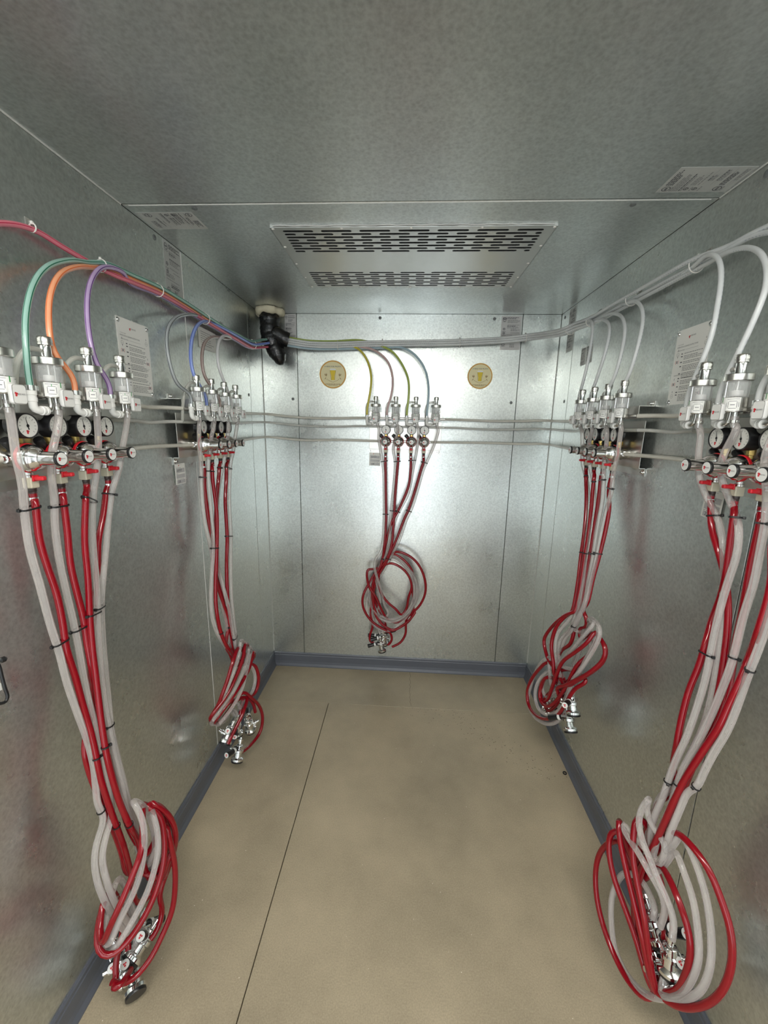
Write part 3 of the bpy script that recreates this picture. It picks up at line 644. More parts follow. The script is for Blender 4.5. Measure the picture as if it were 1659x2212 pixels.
hose('FL', 'clear', 2, cr_(F, [(765,1230),(765,1400),(740,1600)]) + cr_(A, [(420,80),(395,200,-0.5),(360,400,-1),(345,700,-1.4),(345,1000,-1.2),(362,1250,-0.5),(400,1400,0.2),(440,1550,0.5),(480,1700,0.6),(510,1900,0.6),(540,2050,0.6)]), 0.2,
     cr_(B, [(580,420,0),(690,540,-1),(790,470,0),(795,430,1),(740,680,2.2),(690,900,3),(560,1180,3),(345,1460,2),(320,1470,1),(430,1400,-0.5),(520,1260,-1),(560,1330,-1)]))
hose('FL', 'red', 3, cr_(A, [(452,100),(445,300),(435,500),(445,700),(456,900),(450,1200),(455,1450),(470,1700),(490,1900)]), 0.0,
     cr_(B, [(560,430,-1),(660,560,-2),(760,600,-1),(840,620,0),(892,730,0.5),(902,860,0.5),(865,1000,0),(780,1080,0),(700,1060,-1),(660,1200,-1),(640,1330,-0.5)]))
hose('FL', 'clear', 3, cr_(F, [(870,1230),(840,1420),(810,1620)]) + cr_(A, [(500,60),(482,300),(480,550),(495,850),(495,1200),(500,1500),(520,1750),(545,1950)]), 0.2,
     cr_(B, [(600,420,-0.5),(700,560,-1),(800,640,-0.5),(850,760,0),(850,880,0),(800,1030,0),(700,1100,-1),(640,1240,-0.5)]))
# back wall
A = (660, 720, 3.6065); B = (740, 1160, 6.9125)
hose('BK', 'red', 0, cr_(A, [(622,985),(624,1100),(626,1300),(628,1440)]), 0.4,
     cr_(B, [(625,120,0.5),(600,320,0.5),(570,430,1),(470,640,1),(440,850,1),(480,1080,1.5),(560,1260,2),(740,1400,2),(880,1330,2),(1000,1240,2),(1090,1110,1.5),(1020,1150,0),(960,1200,0),(945,1320,0),(940,1450,0),(860,1580,0.5),(740,1640,0.5)]))
hose('BK', 'clear', 0, cr_(A, [(575,740),(568,800),(585,920),(605,1050),(612,1250),(612,1440)]), 0.2,
     cr_(B, [(600,60,1),(560,240,2),(490,330,2.5),(480,480,2.5),(520,620,2.5),(590,850,2),(625,1020,1.5),(690,1150,1),(600,1200,0),(480,1050,0),(400,900,0),(390,780,0.5),(480,600,-1),(640,380,-1.5),(740,290,-1),(900,400,1),(1020,560,1.5),(1070,750,1.5),(1050,950,1.5),(960,1120,1.5),(860,1200,1.5),(700,1235,1.5),(560,1180,1.5),(560,1330,0),(580,1430,0)]))
hose('BK', 'red', 1, cr_(A, [(722,985),(712,1100),(700,1250),(690,1400)]), 0.6,
     cr_(B, [(735,100,1),(690,260,1.2),(600,420,1),(480,480,0),(380,480,1),(362,570,1.5),(400,750,1.5),(500,900,1.5),(580,1080,1),(650,1200,0.5),(800,1280,0),(1000,1150,0),(1130,1050,0.5),(1232,850,1),(1232,650,1),(1140,420,1),(1000,285,1),(820,218,0.5),(720,260,-1),(560,420,-2),(420,650,-1),(310,860,0.5),(298,1000,1),(340,1130,1.2),(420,1240,1.2),(530,1330,1.2),(640,1390,1.2),(720,1440,0.5),(732,1560,0.3),(680,1610,0.3)]))
hose('BK', 'clear', 1, cr_(A, [(725,750),(705,810),(682,900),(698,1000),(690,1150),(675,1300),(665,1400)]), 0.4,
     cr_(B, [(690,80,1),(650,260,0.5),(560,420,0.5),(500,650,1),(540,800,1),(560,1000,0.5),(500,1100,0),(440,1000,0.5),(420,850,0.5),(470,620,-1),(600,400,-2),(760,300,-1),(930,430,1.5),(1060,580,2),(1115,760,2),(1090,950,2),(980,1130,2),(860,1230,2),(700,1270,2),(540,1200,1.8),(460,1080,1.5),(440,1200,0),(520,1340,0),(560,1440,0)]))
hose('BK', 'red', 2, cr_(A, [(821,990),(820,1040),(805,1180),(760,1300),(712,1400,0.6),(680,1450,0.6)]), 0.3,
     cr_(B, [(640,110,0.2),(610,280,0.2),(560,430,0),(540,730,1),(600,880,1.5),(700,1000,1.5),(800,1080,1.5),(880,1170,1.2),(950,1080,0),(985,900,1),(1035,730,1),(975,560,1),(850,440,1),(700,390,0.5),(560,480,0),(440,700,-0.5),(430,950,0),(420,1160,0.5),(450,1350,0.5),(410,1450,0.5),(412,1560,0.5),(490,1590,0.5)]))
hose('BK', 'clear', 2, cr_(A, [(882,740),(880,800),(865,920),(840,1050),(800,1250),(750,1350),(705,1440)]), 0.0,
     cr_(B, [(690,180,0.2),(640,330,0),(560,560,-0.5),(440,720,-0.5),(400,920,0),(450,1100,0.5),(560,1220,1),(700,1250,1),(900,1190,1),(1020,1090,1),(1120,900,1),(1130,760,1),(1060,560,1),(900,380,0.5),(760,280,0),(600,420,-1.5),(520,700,-1),(560,1000,-0.5),(620,1250,-0.5),(600,1420,0)]))
hose('BK', 'red', 3, cr_(A, [(922,990),(900,1060),(860,1200),(800,1380),(770,1443)]), 0.8,
     cr_(B, [(800,50,1),(720,220,1.2),(640,400,1),(540,560,0.5),(470,760,0.5),(460,960,1),(500,1180,1.8),(600,1310,2.2),(750,1390,2.2),(890,1330,2),(1020,1220,1),(1060,1000,0),(1040,760,0),(1050,540,0.5),(980,410,0.5),(860,300,0),(740,260,-1),(520,520,-1.5),(460,800,-1),(520,1050,-1),(640,1300,-0.5),(650,1420,0)]))
hose('BK', 'clear', 3, cr_(A, [(1035,745),(1010,850),(960,970),(920,1060),(880,1200),(830,1360),(790,1443)]), 0.2,
     cr_(B, [(850,50,0.4),(740,260,0.4),(660,420,0.2),(560,600,-0.5),(420,800,-0.5),(360,960,0),(370,1120,0.5),(440,1290,0.8),(560,1380,1),(700,1400,1),(860,1290,1),(960,1190,1.2),(1060,1000,1.2),(1080,780,1.2),(1010,560,1),(880,400,0.6),(740,330,0),(580,520,-1.2),(520,800,-1),(560,1150,-1),(570,1400,0)]))
# far right wall
A = (1120, 640, 4.706); B = (1110, 1280, 6.913); G = (0, 0, 1)
hose('FR', 'red', 0, cr_(A, [(688,1800),(685,1860),(690,2000),(685,2200)]) + [(1262,1150),(1255,1200),(1248,1260),(1238,1315)], 0.3,
     cr_(B, [(860,300,0.5),(800,330,0.5),(640,500,1.5),(560,780,2),(590,1050,2),(610,1260,1.5),(700,1350,0),(900,1250,0),(1100,1000,-0.5),(1240,700,0),(1220,580,1),(1100,740,2.5),(900,900,3),(730,1030,3),(640,1220,2.5),(560,1450,2),(500,1600,1),(420,1620,1),(400,1450,1),(500,1260,0.5),(640,1350,-1),(760,1600,-0.5),(800,1700,-0.5)]))
hose('FR', 'clear', 0, cr_(A, [(645,1350),(650,1480),(652,1700),(690,1850,-0.6),(710,2000,-0.6),(715,2200,-0.6)]) + [(1268,1150,-0.4),(1264,1200),(1258,1260),(1248,1310)], 0.3,
     cr_(B, [(880,330,0),(800,440,0.5),(650,620,1),(620,850,1.2),(650,1100,1),(700,1300,0.5),(600,1500,0.5),(480,1560,0.5),(420,1420,0.5),(480,1260,0.5),(640,1100,0),(900,820,1.5),(1050,640,2),(1190,470,1.5),(1110,390,0.5),(1220,420,0.5),(1292,560,1),(1260,720,1.5),(1150,920,2),(1000,1150,2),(880,1300,1.5),(780,1560,0.5),(740,1640,0)]))
hose('FR', 'red', 1, cr_(A, [(775,1810),(762,1890),(748,2050),(735,2200)]) + [(1270,1160),(1262,1210),(1254,1265),(1244,1315)], 0.6,
     cr_(B, [(900,290,1),(800,320,1),(560,520,1),(448,720,1),(480,900,1),(515,1010,1),(640,1150,0),(850,1150,-0.5),(1080,1320,0),(900,1450,1),(780,1650,1.5),(640,1840,1.5),(500,1890,1.5),(330,1830,1.5),(220,1680,1.5),(198,1500,1.5),(260,1300,1.5),(400,1120,1),(500,1040,0.5),(640,1080,-1),(780,1400,-1),(840,1640,-0.5)]))
hose('FR', 'clear', 1, cr_(A, [(755,1350),(722,1460),(720,1700),(755,1850,-0.6),(770,2000,-0.6),(765,2200,-0.4)]) + [(1276,1160),(1268,1210),(1260,1265),(1252,1310)], 0.2,
     cr_(B, [(920,340,0.5),(850,540,0.5),(700,700,0.6),(660,880,0.8),(700,1080,0.5),(900,1150,0.5),(980,1180,0.5),(850,1440,1),(760,1650,1.5),(620,1800,1.8),(480,1820,1.8),(360,1720,1.8),(315,1560,1.8),(340,1380,1.5),(430,1240,1),(560,1150,0),(700,1050,2),(900,820,2.5),(1080,600,2),(1200,450,1.5),(1150,380,0),(1000,700,-1),(860,1200,-1),(800,1550,0)]))
hose('FR', 'red', 2, cr_(A, [(845,1800),(827,1950),(810,2100)]) + [(1284,1140),(1276,1190),(1266,1250),(1258,1300)], -0.2,
     cr_(B, [(980,250,-0.5),(900,580,-0.3),(850,760,0),(700,880,0),(640,1100,0.2),(760,1390,1),(950,1310,1.5),(1170,1180,1),(1340,1020,0),(1382,850,-0.5),(1300,700,-0.5),(1150,900,-1),(950,1080,1),(780,1400,1.5),(600,1650,1.5),(480,1700,1.5),(390,1600,1.5),(400,1400,1.2),(500,1260,1),(650,1300,-1),(740,1500,-1)]))
hose('FR', 'clear', 2, cr_(A, [(897,1330),(895,1500),(870,1700),(865,1900),(850,2100)]) + [(1290,1140),(1283,1190),(1272,1250),(1262,1305)], 0.6,
     cr_(B, [(930,420,0.8),(880,540,0.8),(760,700,0.5),(700,860,0.3),(600,940,0.5),(480,990,1),(360,1120,1),(250,1400,1),(210,1650,1),(290,1830,1),(480,1960,1),(640,1930,0.8),(760,1800,0.5),(880,1500,0),(1000,1150,0.5),(1130,900,0.5),(1150,700,0.3),(1050,750,0),(900,1100,-0.5),(800,1450,-0.5),(780,1620,-0.5)]))
hose('FR', 'red', 3, cr_(A, [(925,1900),(918,1990),(922,2150)]) + [(1309,1140),(1296,1195),(1281,1250),(1268,1305)], -0.2,
     cr_(B, [(1020,270,0),(1085,360,0),(1080,520,-0.5),(980,540,-1),(1000,700,-1),(1200,600,-0.5),(1330,740,0),(1370,880,0.2),(1320,1020,0.3),(1150,1180,1.4),(940,1300,1.8),(760,1385,2.2),(640,1440,2),(680,1560,1),(600,1720,0.5),(500,1760,0.5),(450,1640,0.5),(600,1450,0),(800,1500,0),(850,1600,0)]))
hose('FR', 'clear', 3, cr_(A, [(1048,1310),(1030,1450),(1000,1650),(962,1800),(950,1960),(900,2150)]) + [(1301,1140),(1290,1195),(1277,1250),(1264,1305)], 0.5,
     cr_(B, [(960,420,0.5),(900,560,0.3),(1000,600,-1),(1120,480,-0.5),(1200,430,0),(1270,540,0.5),(1230,700,1),(1100,950,1.2),(980,1180,1),(860,1400,0.5),(700,1500,0.5),(560,1400,0.5),(540,1200,0.8),(530,1000,0.8),(600,950,-0.5),(720,1200,-1),(760,1500,-1),(800,1620,-0.5)]))
# near right wall
A = (1400, 1040, 3.159); B = (1240, 1640, 3.867); F = (1420, 680, 4.916)
hose('NR', 'red', 0, cr_(A, [(430,150),(425,240),(440,350),(480,480),(508,580,-0.4),(540,760,-0.8),(545,950,-0.8),(520,1200,-0.8),(480,1450,-0.6),(430,1650,-0.4),(350,1850,-0.4),(280,2000,-0.3),(230,2120,-0.3)]), 0.3,
     cr_(B, [(800,450,0),(660,760,-1),(560,1000,-2),(560,1300,-2.5),(620,1700,-2),(680,1960,0),(590,1995,1),(450,1850,1.5),(320,1600,1.8),(218,1300,2),(180,1060,2),(192,850,1.5),(270,715,1),(390,690,0),(480,900,-1),(560,1300,-1.5),(640,1600,-1.5),(700,1850,-1)]))
hose('NR', 'clear', 0, cr_(F, [(462,1230),(440,1450),(440,1700),(490,1870)]) + cr_(A, [(470,240,-0.3),(505,370),(518,560),(515,760,-0.4),(500,1000,-0.4),(470,1250,-0.4),(430,1480,-0.3),(370,1700,-0.2),(280,1880),(215,2050)]), 0.0,
     cr_(B, [(720,320,0),(660,480,-0.5),(600,760,-1),(640,950,-1),(780,850,-1),(850,760,-0.5),(900,900,0),(980,1120,0.5),(1030,1400,1),(1042,1650,1),(990,1830,1),(880,1970,1),(740,2000,1),(580,1950,1),(440,1800,1),(345,1600,1),(308,1300,1.2),(330,1100,1.2),(430,950,0.5),(560,1000,-0.5),(640,1150,-0.5),(680,1250,0),(660,1330,0)]))
hose('NR', 'red', 1, cr_(A, [(590,200),(576,290),(552,480),(530,640),(490,800,-0.8),(430,960,-0.8),(392,1100),(350,1250),(280,1420),(222,1650),(195,1800),(170,1950,-0.6),(180,2100,-0.8)]), 0.7,
     cr_(B, [(720,350,-0.8),(600,600,-1),(540,850,-1.5),(560,1200,-2),(620,1600,-1.5),(690,1950,0.5),(640,1720,2),(580,1300,2.8),(530,1050,3),(490,800,3),(500,600,2.5),(520,480,1.5),(590,520,0),(640,800,-2),(720,1000,-2),(770,1300,-1.5),(750,1500,-1)]))
hose('NR', 'clear', 1, cr_(F, [(855,1180),(775,1350),(695,1500),(682,1750),(735,1890)]) + cr_(A, [(600,230,-0.2),(620,330),(605,500),(560,640),(510,800),(465,980),(430,1150),(390,1350),(330,1550),(260,1750),(190,1900),(145,2020)]), 1.2,
     cr_(B, [(740,320,0.8),(660,520,0.5),(640,720,0.2),(700,880,0),(760,700,0.5),(650,560,1),(600,380,1.5),(640,320,1.8),(590,370,2),(540,500,2.5),(560,650,3),(640,850,3),(720,1050,2.5),(790,1200,2),(832,1350,1.5),(820,1500,1)]))
hose('NR', 'red', 2, cr_(A, [(770,240),(742,380),(702,560),(662,800),(630,960,-0.6),(590,1150,-0.8),(560,1350,-0.6),(520,1500,-0.3),(470,1680,0.1),(385,1820,0.3),(300,1950,0.4)]), 0.4,
     cr_(B, [(860,290,0.5),(740,560,0.3),(620,800,-0.5),(520,1000,-1),(500,1300,-1),(570,1700,-0.5),(690,1960,0.3),(640,1900,1.2),(570,1680,1.8),(500,1450,2.2),(420,1230,2.5),(330,980,3),(290,760,3),(310,610,2.5),(380,595,1.5),(460,760,0),(560,1000,-1.5),(720,880,-1),(820,1050,0.5),(900,1250,1),(960,1450,1.3),(972,1620,1.3),(930,1800,1),(860,1930,0.8),(760,1950,0.5)]))
hose('NR', 'clear', 2, [(1652,990),(1657,1060)] + cr_(A, [(800,280),(790,340),(760,500),(720,700),(650,920),(600,1130),(560,1270),(480,1480),(420,1620),(335,1790),(240,1960),(200,2070)]), 1.0,
     cr_(B, [(800,420,0.8),(700,640,0.6),(640,820,0.3),(560,700,1),(470,620,2),(400,510,2.5),(420,610,3),(520,750,3.2),(620,930,3),(720,1100,2),(760,1250,1),(720,1400,0.5)]))
hose('NR', 'red', 3, [(1672,1160),(1668,1240)] + cr_(A, [(818,800),(780,930),(742,1050),(690,1200,-0.4),(640,1330),(560,1500),(480,1680),(400,1800),(315,1930)]), 1.2,
     cr_(B, [(880,250,1),(780,470,1),(700,650,0.8),(600,850,0),(540,1050,0),(600,1400,-0.5),(680,1950,1),(620,1750,2.2),(560,1450,3),(490,1150,3.3),(430,900,3.5),(378,640,3.5),(372,510,3),(400,560,1),(500,800,-1),(640,820,-2),(780,640,-1.5),(890,630,0),(1000,740,0),(1130,930,0),(1220,1150,0),(1300,1400,0),(1322,1650,0),(1280,1850,0.3),(1180,2000,0.5),(1040,2070,0.8),(880,2070,1),(760,2010,1),(690,1940,1)]))
hose('NR', 'clear', 3, [(1700,1000),(1690,1150)] + cr_(A, [(845,850),(818,950),(750,1150),(682,1320),(620,1500),(540,1700),(450,1850),(382,1980),(332,2090)]), 0.9,
     cr_(B, [(960,260,0.6),(880,430,0.5),(780,680,0.3),(760,780,-0.3),(830,720,-0.5),(900,630,-0.3),(1000,830,0),(1090,1100,0.2),(1140,1400,0.4),(1142,1700,0.5),(1080,1900,0.7),(980,1990,0.9),(840,1995,1),(720,1960,1),(760,1800,0),(800,1600,0)]))

# ------------------------------------------------------------------ cable ties
def project(p):
    d = p-CAM; z = d.dot(_f); return 829.5+FPX*d.dot(CR)/z, 1106-FPX*d.dot(CU)/z
def at_v(key, v, start=0):
    pts = HOSE[key]; best = None
    for i in range(2, len(pts)-1):
        uv = project(pts[i])[1]; uv2 = project(pts[i+1])[1]
        if (uv-v)*(uv2-v) <= 0: return i
    return min(range(2, len(pts)-1), key=lambda j: abs(project(pts[j])[1]-v))
TIE_WORDS = {}
def cable_tie(bank, a, bkey, v):
    ka = (bank, a[0], int(a[1])); ia = at_v(ka, v); pa = HOSE[ka][ia]; T = (HOSE[ka][ia+1]-HOSE[ka][ia-1]).normalized()
    r = 0.0088; pb = None
    if bkey:
        kb = (bank, bkey[0], int(bkey[1])); pts = HOSE[kb]
        ib = min(range(len(pts)), key=lambda j: (pts[j]-pa).length); pb = pts[ib]
        pb = pb - T*(pb-pa).dot(T)
        if (pb-pa).length > 0.06 or (pb-pa).length < 0.004: pb = None
    if pb is None:
        X = T.cross(Vector((0, 0, 1))).normalized(); Y = T.cross(X); loop = [pa+(X*math.cos(k*math.pi/8)+Y*math.sin(k*math.pi/8))*r for k in range(16)]; c = pa; head = -X
    else:
        X = (pb-pa).normalized(); Y = T.cross(X); loop = []
        for k in range(9): q = math.pi/2+k*math.pi/8; loop.append(pa+(X*math.cos(q)+Y*math.sin(q))*r)
        for k in range(9): q = -math.pi/2+k*math.pi/8; loop.append(pb+(X*math.cos(q)+Y*math.sin(q))*r)
        c = (pa+pb)/2; head = X
        if (CAM-pa).length < (CAM-pb).length: head = -X
    t = empty('cable_tie', pa)
    mb = MB(); n = len(loop); Tn = T*0.0019
    for p in loop:
        o = (p-c).normalized()*0.0011
        mb.v += [p-Tn-pa, p+Tn-pa, p+Tn+o-pa, p-Tn+o-pa]
    for i in range(n):
        j = (i+1) % n
        for q in range(4): mb.face([4*i+q, 4*i+(q+1) % 4, 4*j+(q+1) % 4, 4*j+q])
    mb.build('band', 'black_nylon', t)
    hp_ = (pb if (pb is not None and head == X) else pa) + head*(r+0.002) - pa
    Z = T; Yh = Z.cross(head); M = Matrix(((head.x, Yh.x, Z.x, hp_.x), (head.y, Yh.y, Z.y, hp_.y), (head.z, Yh.z, Z.z, hp_.z), (0, 0, 0, 1)))
    MB().bevel_box((-0.002, -0.0035, -0.0032), (0.004, 0.0035, 0.0032), 0.0008, M).build('head', 'black_nylon', t)
    what = {'r': 'red', 'c': 'clear'}[a[0]]; key = (bank, a, )
    n_ = TIE_WORDS.get(key, 0); TIE_WORDS[key] = n_+1
    ht = ('uppermost', 'next lower', 'third lower', 'lowest')[n_]
    tag(t, 'black cable tie, %s on the %s %s hose of the %s' % (ht, ORD[ka[2]], what, BANKS[bank][3]), 'cable tie', 'black cable ties')
for bank, lst in {'NL': [('c0','r0',1113),('c1','r1',1098),('r2','c2',1080),('r3','c3',1073),('c0','r0',1398),('c1','r1',1365),('r2','c2',1336),('c3','c2',1310),('r0',None,1646),('r2',None,1622),('c2','c3',1577),('c0',None,1760),('r0',None,1788),('r2',None,1786)],
        'FL': [('c0','r0',1032),('c1','r1',1022),('r2',None,1017),('r3','c3',1013),('c1','r1',1185),('r3','c3',1160),('r1',None,1369),('c3','c2',1374),('r2','r0',1357)],
        'BK': [('c0','r0',998),('c1','r1',998),('r2','c2',998),('r3','c3',1000),('c0','r0',1111),('c1','r1',1106),('r2','c2',1105),('r3','c3',1104),('r0',None,1207),('r3','c3',1209)],
        'FR': [('r0','c0',1030),('r1','c1',1042),('c2','r2',1043),('c3','r3',1057),('r0','c0',1196),('r1','c1',1198),('c2','r2',1197),('c3','r3',1199),('c2',None,1357)],
        'NR': [('r0','c0',1118),('r1','c1',1130),('r2','c2',1143),('c1','r1',1420),('c2',None,1425),('c3',None,1455),('c1',None,1690),('c2',None,1695),('c3',None,1700)]}.items():
    for a, b_, v in lst: cable_tie(bank, a, b_, v)

# ------------------------------------------------------------------ keg couplers
def make_coupler():
    t = empty('keg_coupler', (0, 0, 0)); t['category'] = 'coupler'
    MB().lathe([(0.016, -0.002), (0.024, 0.0), (0.0275, 0.002), (0.0275, 0.010), (0.024, 0.013), (0.0175, 0.017), (0.0165, 0.034), (0.0205, 0.037), (0.0205, 0.046), (0.0165, 0.049), (0.0150, 0.066), (0.010, 0.070)], 24).build('body', 'chrome', t)
    MB().lathe([(0.0255, -0.006), (0.0262, -0.005), (0.0262, 0.001), (0.0245, 0.0015)], 24).build('seal_ring', 'black_plastic', t)
    MB().lathe([(0.008, 0.068), (0.008, 0.080), (0.0115, 0.081), (0.0115, 0.091), (0.0075, 0.092), (0.006, 0.100)], 12).build('outlet', 'chrome', t)
    MB().lathe([(0.0075, 0.012), (0.0075, 0.026), (0.0105, 0.027), (0.0105, 0.035), (0.006, 0.036), (0.006, 0.048)], 12, (0, 0, 0.030), (0, 1, 0.25)).build('gas_inlet', 'chrome', t)
    for q in (-1, 1): MB().bevel_box((-0.022, q*0.0171-0.0019, 0.052), (0.022, q*0.0171+0.0019, 0.062), 0.001).build('yoke_arm', 'chrome', t)
    h = MB().lathe([(0.0085, 0.016), (0.0085, 0.03), (0.0115, 0.032), (0.0112, 0.06), (0.0125, 0.084), (0.0118, 0.086)], 18, (0, 0, 0.056), (-1, 0, -0.12)).build('handle', 'black_plastic', t)
    ax = Vector((-1, 0, -0.12)).normalized()
    MB()._disc(Vector((0, 0, 0.056))+ax*0.0865, ax, 0.0112, 20).build('handle_disc', 'white_plastic', h)
    e = MB()
    for dy, dz, r_ in ((0.0022, 0.002, 0.0024), (-0.0022, 0.0024, 0.0022), (0, -0.0028, 0.0026)): e._disc(Vector((0, dy, 0.056+dz))+ax*0.0870, ax, r_, 10)
    e.build('emblem', 'red_print', h)
    MB().lathe([(0.0119, 0.034), (0.0121, 0.0345), (0.0121, 0.044), (0.0119, 0.0445)], 18, (0, 0, 0.056), (-1, 0, -0.12)).build('handle_band', 'white_plastic', h)
    return t
coup = make_coupler(); first = True
CW = {'NL': ('nearest the floor', 'with raised handle', 'against the baseboard', 'hidden highest'), 'FL': ('lowest on the floor', 'leftmost', 'middle', 'rightmost'),
      'BK': ('lowest', 'right', 'left rear', 'right rear'), 'FR': ('upper right', 'lowest', 'inner left', 'inner upper'), 'NR': ('uppermost', 'middle', 'lowest', 'rear')}
def place_coupler(bank, i, org, fl_, top, han, offs=(0, 0, 0)):
    global first
    a, b2, h = [hp(bank, *p, o) for p, o in zip(cr_(org, [fl_, top, han]), offs)]
    a.z = max(a.z, 0.012)
    Z = (b2-a).normalized(); hm = h-(a+Z*0.056); X = -(hm - Z*hm.dot(Z)).normalized(); Y = Z.cross(X)
    lowest = min((a + X*px + Z*pz).z for px, pz in ((-0.027, 0), (0.027, 0), (-0.09, 0.05))) - 0.012
    if lowest < 0.004: a.z += 0.004-lowest
    lab = 'chrome keg coupler with black handle, %s in the %s coil' % (CW[bank][i], BANKS[bank][3].replace(' bank', ''))
    if first: t = coup; t['label'] = lab; t['group'] = 'keg couplers'; first = False
    else: t = dup(coup, (0, 0, 0), 0, lab, 'keg couplers')
    t.matrix_world = Matrix(((X.x, Y.x, Z.x, a.x), (X.y, Y.y, Z.y, a.y), (X.z, Y.z, Z.z, a.z), (0, 0, 0, 1)))
O = (130, 1640, 3.868)
place_coupler('NL', 0, O, (640, 2020), (600, 1700), (420, 1780), (0, -5, 4)); place_coupler('NL', 1, O, (590, 1680), (760, 1430), (650, 1430), (-2, -2, 3))
place_coupler('NL', 2, O, (560, 1790), (480, 1590), (210, 1660), (-3, -6, 1)); place_coupler('NL', 3, O, (600, 1600), (680, 1360), (720, 1300), (-5, -5, -5))
O = (420, 1340, 6.505)
place_coupler('FL', 0, O, (600, 1970), (650, 1690), (345, 1925)); place_coupler('FL', 1, O, (430, 1730), (500, 1560), (430, 1520), (-1, -1, 5))
place_coupler('FL', 2, O, (600, 1600), (590, 1330), (510, 1370), (-2, -2, 4)); place_coupler('FL', 3, O, (790, 1540), (720, 1280), (770, 1270), (0, 0, -4))
O = (740, 1160, 6.9125)
place_coupler('BK', 0, O, (590, 1700), (550, 1420), (390, 1500), (2, 1, 2)); place_coupler('BK', 1, O, (620, 1600), (600, 1330), (440, 1420), (-1, -1, 1))
place_coupler('BK', 2, O, (560, 1590), (600, 1330), (420, 1480), (-3, -3, -3)); place_coupler('BK', 3, O, (640, 1560), (570, 1330), (700, 1390), (-5, -5, -7))
O = (1110, 1280, 6.913)
place_coupler('FR', 0, O, (890, 1820), (860, 1560), (800, 1700), (0, 0, 3)); place_coupler('FR', 1, O, (850, 2070), (800, 1780), (640, 1955), (0, 0, 2))
place_coupler('FR', 2, O, (500, 1780), (600, 1560), (720, 1560), (-2, -2, -3)); place_coupler('FR', 3, O, (760, 1640), (740, 1430), (640, 1500), (-4, -4, -5))
O = (1240, 1640, 3.867)
place_coupler('NR', 0, O, (740, 1560), (650, 1300), (860, 1640), (-2, -2, -1)); place_coupler('NR', 1, O, (790, 1770), (810, 1470), (640, 1560), (-0.5, -0.5, -3))
place_coupler('NR', 2, O, (800, 1930), (700, 1690), (900, 1880), (-1, -1, -1)); place_coupler('NR', 3, O, (860, 1700), (760, 1480), (900, 1560), (-4, -4, -4))
# ------------------------------------------------------------------ beer lines overhead
def offs(i, n, r):
    """place in the bundle's cross-section"""
    ring = [(0, 0)] + [(2*math.cos(k*math.pi/3), 2*math.sin(k*math.pi/3)) for k in range(6)] + [(3.5*math.cos(k*math.pi/3+0.5), 3.5*math.sin(k*math.pi/3+0.5)) for k in range(6)]
    return ring[i][0]*r, ring[i][1]*r
LR = 0.0062
def follow(center, i, n, spread=1.0, twist=0.0, phase=0.0, fan=0.0):
    """bundle centre line -> this line's own path"""
    out = []; m_ = len(center); a, c = offs(i, n, LR*0.98)
    for k, p in enumerate(center):
        T = (center[min(k+1, m_-1)]-center[max(k-1, 0)]).normalized()
        X = T.cross(Vector((0, 0, 1))).normalized(); Y = X.cross(T); q = phase+twist*k; spread = 1.0+fan*max(0.0, 1-k/4)
        out.append(p + X*(a*math.cos(q)-c*math.sin(q))*spread + Y*(a*math.sin(q)+c*math.cos(q))*spread)
    return out
def beer_line(pts, colour, label):
    o = MB().tube(spline(pts, 0.012), LR, 12).build('beer_line', 'white_poly' if colour == 'clear' else 'line_'+colour)
    return tag(o, label, 'tube', 'beer lines')
def inlet(bank, i): return [bp_(bank, FX[i]-0.05, 0.09, 1.700), bp_(bank, FX[i]-0.05, 0.09, 1.664)]
TRUNK = Vector((0.10, 2.36, 2.055))
def PL(pts): return [wall_pt('L', u, v, d) for u, v, d in pts]
def PR(pts): return [wall_pt('R', u, v, d) for u, v, d in pts]
def PB(pts): return [wall_pt('B', u, v, d) for u, v, d in pts]
left_c = [TRUNK + Vector((-0.01, -0.01, 0))] + PL([(560, 743, 0.062), (540, 744, 0.05), (515, 731, 0.042), (480, 711, 0.036), (447, 691, 0.034), (400, 661, 0.033), (345, 629, 0.032), (280, 601, 0.031), (225, 578, 0.030)])
pink_c = PL([(160, 548, 0.024), (120, 524, 0.020), (80, 499, 0.020), (40, 486, 0.020), (0, 482, 0.022), (-50, 486, 0.028), (-120, 505, 0.04), (-190, 560, 0.06), (-225, 640, 0.08)])
NLB = 8
beer_line(follow(left_c, 5, NLB, fan=0.9) + pink_c + [bp_('NL', FX[0]-0.052, 0.088, 1.78)] + inlet('NL', 0), 'pink', 'pink and red striped beer line curving off the left edge of view')
beer_line(follow(left_c, 3, NLB, fan=0.9)[:10] + PL([(190, 567, 0.035), (150, 562, 0.05), (100, 577, 0.065), (70, 618, 0.078), (55, 690, 0.088), (57, 760, 0.092)]) + inlet('NL', 1), 'green', 'green striped beer line arching down to the near left wall bank')
beer_line(follow(left_c, 0, NLB, fan=0.9)[:10] + PL([(205, 578, 0.036), (170, 576, 0.05), (132, 590, 0.063), (110, 630, 0.075), (105, 690, 0.085), (116, 760, 0.09)]) + inlet('NL', 2), 'orange', 'orange striped beer line arching down to the near left wall bank')
beer_line(follow(left_c, 6, NLB, fan=0.9)[:9] + PL([(268, 590, 0.040), (238, 577, 0.044), (214, 581, 0.052), (195, 610, 0.062), (188, 650, 0.07), (192, 720, 0.082), (208, 785, 0.09)]) + inlet('NL', 3), 'purple', 'purple striped beer line arching down to the near left wall bank')
beer_line(follow(left_c, 2, NLB, fan=0.9)[:6] + PL([(430, 682, 0.036), (405, 679, 0.05), (375, 690, 0.062), (360, 720, 0.073), (363, 770, 0.084), (380, 825, 0.09)]) + inlet('FL', 0), 'grey', 'grey black striped beer line arching down to the far left wall bank')
